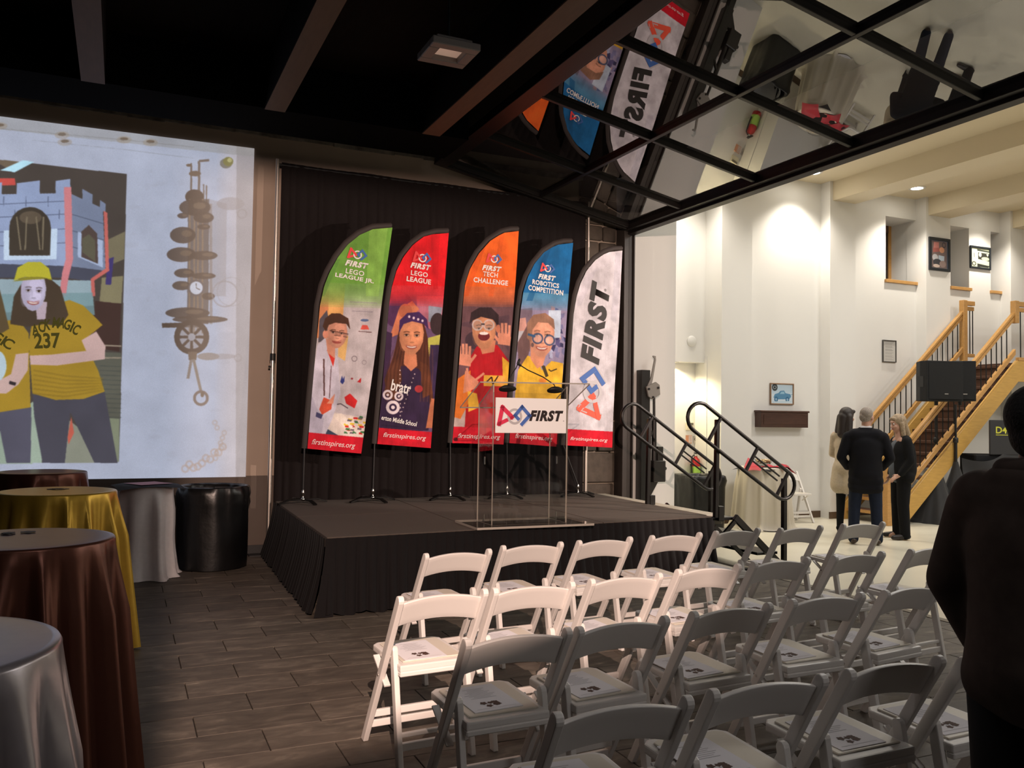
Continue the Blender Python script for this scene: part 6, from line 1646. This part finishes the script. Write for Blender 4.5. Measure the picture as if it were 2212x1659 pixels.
# man
t = person((8.90, 8.43, 0), math.radians(-42), 'grey-haired person in dark blazer and jeans standing with back to the camera')
armsM = [((-.205, -.01, 1.41), (-.29, .00, 1.13), (-.20, .17, .98), (.5, .8, -.3), (.3, .2, .9)), ((.205, -.01, 1.41), (.29, .00, 1.13), (.20, .17, .98), (-.5, .8, -.3), (-.3, .2, .9))]
legsM = [((-.10, 0, .92), (-.135, .01, .50), (-.15, -.01, .07)), ((.10, 0, .92), (.13, .01, .50), (.145, -.01, .07))]
P, k_ = std_body(t, 1.80, M_skin, (.02, .03, 1.655), -.5, -.12, armsM, legsM)
M_blazer = mat('dark_navy_wool', (0.006, 0.006, 0.009), 0.85, spec=.2)
pr = [C_((-.13, -.015, 1.42), .095, (.13, -.015, 1.42), .095), ('e', (0, 0, 1.28), (.215, .145, .19)), ('e', (0, .0, 1.08), (.205, .145, .20)), ('e', (0, .0, .92), (.215, .15, .16)),
      C_((-.215, -.01, 1.40), .072, (-.30, .0, 1.13), .062), C_((-.30, 0, 1.13), .06, (-.215, .145, .995), .048), C_((.215, -.01, 1.40), .072, (.30, .0, 1.13), .062), C_((.30, 0, 1.13), .06, (.215, .145, .995), .048),
      C_((-.12, -.02, .83), .10, (.12, -.02, .83), .10), C_((-.055, -.03, 1.495), .045, (.055, -.03, 1.495), .045)]
pr += [C_((-.13, -.03, .74), .085, (.13, -.03, .74), .085), C_((-.14, .05, .76), .08, (.14, .05, .76), .08), ('e', (0, -.01, 1.18), (.205, .14, .30)), ('e', (0, 0, 1.0), (.21, .145, .28))]
blob('jacket', pr, .011, M_blazer, t, 9)
blob('collar', [C_((-.05, -.035, 1.52), .028, (.05, -.035, 1.52), .028)], .007, mat('pale_collar', (.55, .54, .56), .8), t)
M_jean = mat('dark_blue_denim', (0.012, 0.017, 0.034), 0.85, spec=.2, noise=.15, nscale=30)
pr = [('e', (0, 0, .93), (.18, .13, .13))]
for a, b_, c_ in legsM: pr += [C_(a, .10, b_, .078), C_(b_, .076, (c_[0], c_[1], .075), .066)]
blob('jeans', pr, .011, M_jean, t, 2)
pr = []
for sx in (-1, 1): pr += shoe(None, (sx*.165, .16, .01), (sx*.145, -.05, .01))
blob('shoes', pr, .009, mat('brown_shoe', (0.05, 0.03, 0.018), .45), t, 1, flat_sole())
M_grey = mat('grey_hair', (0.26, 0.22, 0.19), 0.8, noise=.35, nscale=60)
def hairP(P): return [('e', P(0, -.028, .045), (.082, .098, .092)), ('e', P(0, -.06, -.02), (.07, .06, .07))]
hp = hairP(P); blob('hair', [hp[0], ('e', P(0, -.055, .0), (.073, .058, .075))], .007, M_grey, t, 1)
# dark-haired woman in a cream coat
t = person((9.42, 9.27, 0), math.radians(-70), 'dark-haired person in a cream dress and black leggings behind the blazer')
kz = 1.03
armsW = [((-.17, 0, 1.40), (-.22, .03, 1.13), (-.12, .20, 1.05), (.6, .8, 0), (0, .3, 1)), ((.17, 0, 1.40), (.22, .03, 1.13), (.12, .20, 1.05), (-.6, .8, 0), (0, .3, 1))]
legsW = [((-.08, 0, .95), (-.085, .01, .53), (-.085, -.02, .11)), ((.08, 0, .95), (.085, .03, .53), (.085, .05, .11))]
P, k_ = std_body(t, 1.79, M_skin, (.0, .03, 1.66), -.25, -.05, armsW, legsW, .165)
M_cream = mat('cream_knit', (0.46, 0.38, 0.28), 0.8, sheen=.2, noise=.1, nscale=40)
blob('dress', [C_((-.11, 0, 1.40), .075, (.11, 0, 1.40), .075), ('e', (0, .01, 1.26), (.175, .135, .17)), ('e', (0, 0, 1.08), (.15, .125, .17)), ('e', (0, 0, .95), (.19, .155, .16)), C_((-.07, 0, .92), .13, (-.09, 0, .70), .14), C_((.07, 0, .92), .13, (.09, 0, .70), .14), C_((0, .02, .9), .13, (0, .03, .70), .14),
      C_((-.175, 0, 1.39), .06, (-.225, .03, 1.13), .05), C_((-.225, .03, 1.13), .048, (-.13, .19, 1.055), .038), C_((.175, 0, 1.39), .06, (.225, .03, 1.13), .05), C_((.225, .03, 1.13), .048, (.13, .19, 1.055), .038), ('e', (0, .0, 1.1), (.165, .13, .3))], .011, M_cream, t, 9)
M_blk = mat('black_cloth', (0.005, 0.005, 0.006), 0.85, spec=.2)
pr = []
for a, b_, c_ in legsW: pr += [C_(a, .09, b_, .066), C_(b_, .064, (c_[0], c_[1], .10), .045)]
blob('leggings', pr, .010, M_blk, t, 2)
pr = []
for (x, y) in ((-.085, -.02), (.085, .05)): pr += [C_((x, y-.03, .09), .04, (x, y+.06, .05), .036), C_((x, y+.06, .05), .036, (x, y+.14, .03), .028), C_((x, y-.05, .08), .02, (x, y-.055, .012), .010)]
blob('shoes', pr, .007, M_blk, t, 1, flat_sole())
M_dhair = mat('dark_brown_hair', (0.016, 0.009, 0.007), 0.55, noise=.3, nscale=50)
blob('hair', [('e', P(0, -.025, .045), (.098, .112, .105)), C_(P(-.07, -.05, .0), .055, P(-.09, -.07, -.20), .05), C_(P(.07, -.05, .0), .055, P(.09, -.07, -.20), .05), C_(P(0, -.09, .0), .07, P(0, -.11, -.24), .06), C_(P(-.05, .06, .085), .03, P(.05, .06, .085), .03)], .009, M_dhair, t, 2)
# blonde woman in black
t = person((9.80, 8.66, 0), math.radians(68), 'blonde person in a black jacket and grey top facing the group')
armsB = [((-.17, 0, 1.40), (-.23, -.02, 1.13), (-.20, .12, .93), (.2, .8, -.5), (.8, .3, .3)), ((.17, 0, 1.40), (.24, -.03, 1.14), (.22, .06, .90), (-.1, .4, -.9), (-.6, .6, .2))]
legsB = [((-.09, 0, .93), (-.10, .02, .51), (-.11, .0, .075)), ((.09, 0, .93), (.12, .0, .51), (.16, -.03, .075))]
P, k_ = std_body(t, 1.70, M_skin, (.0, .05, 1.575), .15, -.22, [(tuple(.955*q for q in a[0]), tuple(.955*q for q in a[1]), tuple(.955*q for q in a[2]), a[3], a[4]) for a in armsB], [(tuple(.955*q for q in a[0]), tuple(.955*q for q in a[1]), a[2]) for a in legsB], .165)
f9 = lambda *q: tuple(.955*v for v in q)
blob('jacket', [C_(f9(-.11, -.02, 1.41), .078, f9(.11, -.02, 1.41), .078), ('e', f9(-.075, -.01, 1.25), (.12, .15, .19)), ('e', f9(.075, -.01, 1.25), (.12, .15, .19)), ('e', f9(-.08, -.02, 1.02), (.125, .155, .22)), ('e', f9(.08, -.02, 1.02), (.125, .155, .22)), C_(f9(-.12, -.02, .9), .11, f9(.12, -.02, .9), .11),
      C_(f9(-.18, 0, 1.40), .066, f9(-.24, -.02, 1.13), .056), C_(f9(-.24, -.02, 1.13), .054, f9(-.205, .11, .945), .043), C_(f9(.18, 0, 1.40), .066, f9(.25, -.03, 1.14), .056), C_(f9(.25, -.03, 1.14), .054, f9(.225, .05, .93), .043), ('e', f9(-.08, -.02, 1.14), (.12, .15, .32)), ('e', f9(.08, -.02, 1.14), (.12, .15, .32))], .011, M_blk, t, 9)
blob('top', [('e', f9(0, .055, 1.22), (.085, .115, .20)), ('e', f9(0, .06, .98), (.09, .115, .17))], .010, mat('grey_top', (.085, .095, .11), .8), t, 2)
pr = [('e', f9(0, 0, .94), (.17, .14, .13))]
for a, b_, c_ in legsB: pr += [C_(f9(*a), .10, f9(*b_), .08), C_(f9(*b_), .078, (c_[0], c_[1], .07), .068)]
blob('trousers', pr, .011, M_blk, t, 2)
pr = shoe(None, (-.12, .17, .01), (-.11, -.04, .01))+shoe(None, (.20, .13, .01), (.16, -.07, .01))
blob('shoes', pr, .009, mat('dark_shoe', (.012, .007, .006), .4), t, 1, flat_sole())
M_blond = mat('blonde_hair', (0.30, 0.22, 0.14), 0.65, noise=.4, nscale=40)
blob('hair', [('e', P(0, -.03, .045), (.092, .104, .098)), C_(P(-.072, -.02, .0), .036, P(-.088, .0, -.17), .03), C_(P(.072, -.02, .0), .036, P(.095, -.01, -.17), .03), C_(P(0, -.09, .0), .055, P(.02, -.13, -.17), .05), C_(P(-.04, .06, .088), .022, P(.045, .055, .088), .022)], .008, M_blond, t, 2)

# --- foreground man at the right edge, back to the camera
t = person((2.50, 1.725, 0), math.radians(-96), 'person in a dark jacket close by the camera at the right edge, seen from behind', 'foreground onlooker')
armsF = [((-.21, -.02, 1.355), (-.275, -.05, 1.09), (-.235, .04, .86), (.1, .3, -.95), (.5, .85, .1)), ((.21, -.02, 1.355), (.275, -.03, 1.09), (.235, .06, .86), (-.1, .3, -.95), (-.5, .85, .1))]
legsF = [((-.105, 0, .88), (-.12, .01, .47), (-.13, -.02, .07)), ((.105, 0, .88), (.12, .01, .47), (.13, -.02, .07))]
P, k_ = std_body(t, 1.72, M_skin_d, (.0, .035, 1.585), .35, -.06, armsF, legsF, .22, vox=.008)
M_fj = mat('dark_brown_jacket', (0.075, 0.055, 0.047), 0.9, spec=.2, noise=.12, nscale=25)
blob('jacket', [C_((-.16, -.02, 1.36), .10, (.16, -.02, 1.36), .10), ('e', (0, 0, 1.22), (.215, .155, .22)), ('e', (0, .0, 1.02), (.205, .155, .22)), ('e', (0, .0, .88), (.215, .165, .18)), C_((-.10, 0, .82), .13, (.10, 0, .82), .13),
      C_((-.205, -.02, 1.335), .08, (-.275, -.05, 1.09), .07), C_((-.275, -.05, 1.09), .068, (-.235, .03, .90), .054), C_((.205, -.02, 1.335), .08, (.275, -.03, 1.09), .07), C_((.275, -.03, 1.09), .068, (.235, .05, .90), .054),
      C_((-.06, -.045, 1.425), .058, (.06, -.045, 1.425), .058), ('e', (0, 0, 1.12), (.205, .155, .34)), ('e', (0, 0, .95), (.205, .16, .26))], .011, M_fj, t, 9)
blob('collar', [C_((-.055, -.045, 1.46), .040, (.055, -.045, 1.46), .040), C_((-.06, -.04, 1.46), .03, (-.085, .03, 1.42), .025), C_((.06, -.04, 1.46), .03, (.085, .03, 1.42), .025)], .008, M_fj, t, 2)
pr = [('e', (0, 0, .88), (.2, .15, .13))]
for a, b_, c_ in legsF: pr += [C_(a, .115, b_, .09), C_(b_, .086, (c_[0], c_[1], .08), .07)]
blob('trousers', pr, .012, mat('black_trousers', (.009, .009, .011), .8), t, 2)
pr = []
for sx in (-1, 1): pr += shoe(None, (sx*.15, .16, .01), (sx*.13, -.06, .01))
blob('shoes', pr, .009, M_blk, t, 1, flat_sole())
blob('hair', [('e', P(0, -.025, .04), (.088, .106, .10)), ('e', P(0, -.062, -.02), (.076, .056, .075))], .007, mat('black_hair', (.006, .005, .005), .8, noise=.3, nscale=80, bump=.5), t, 1)
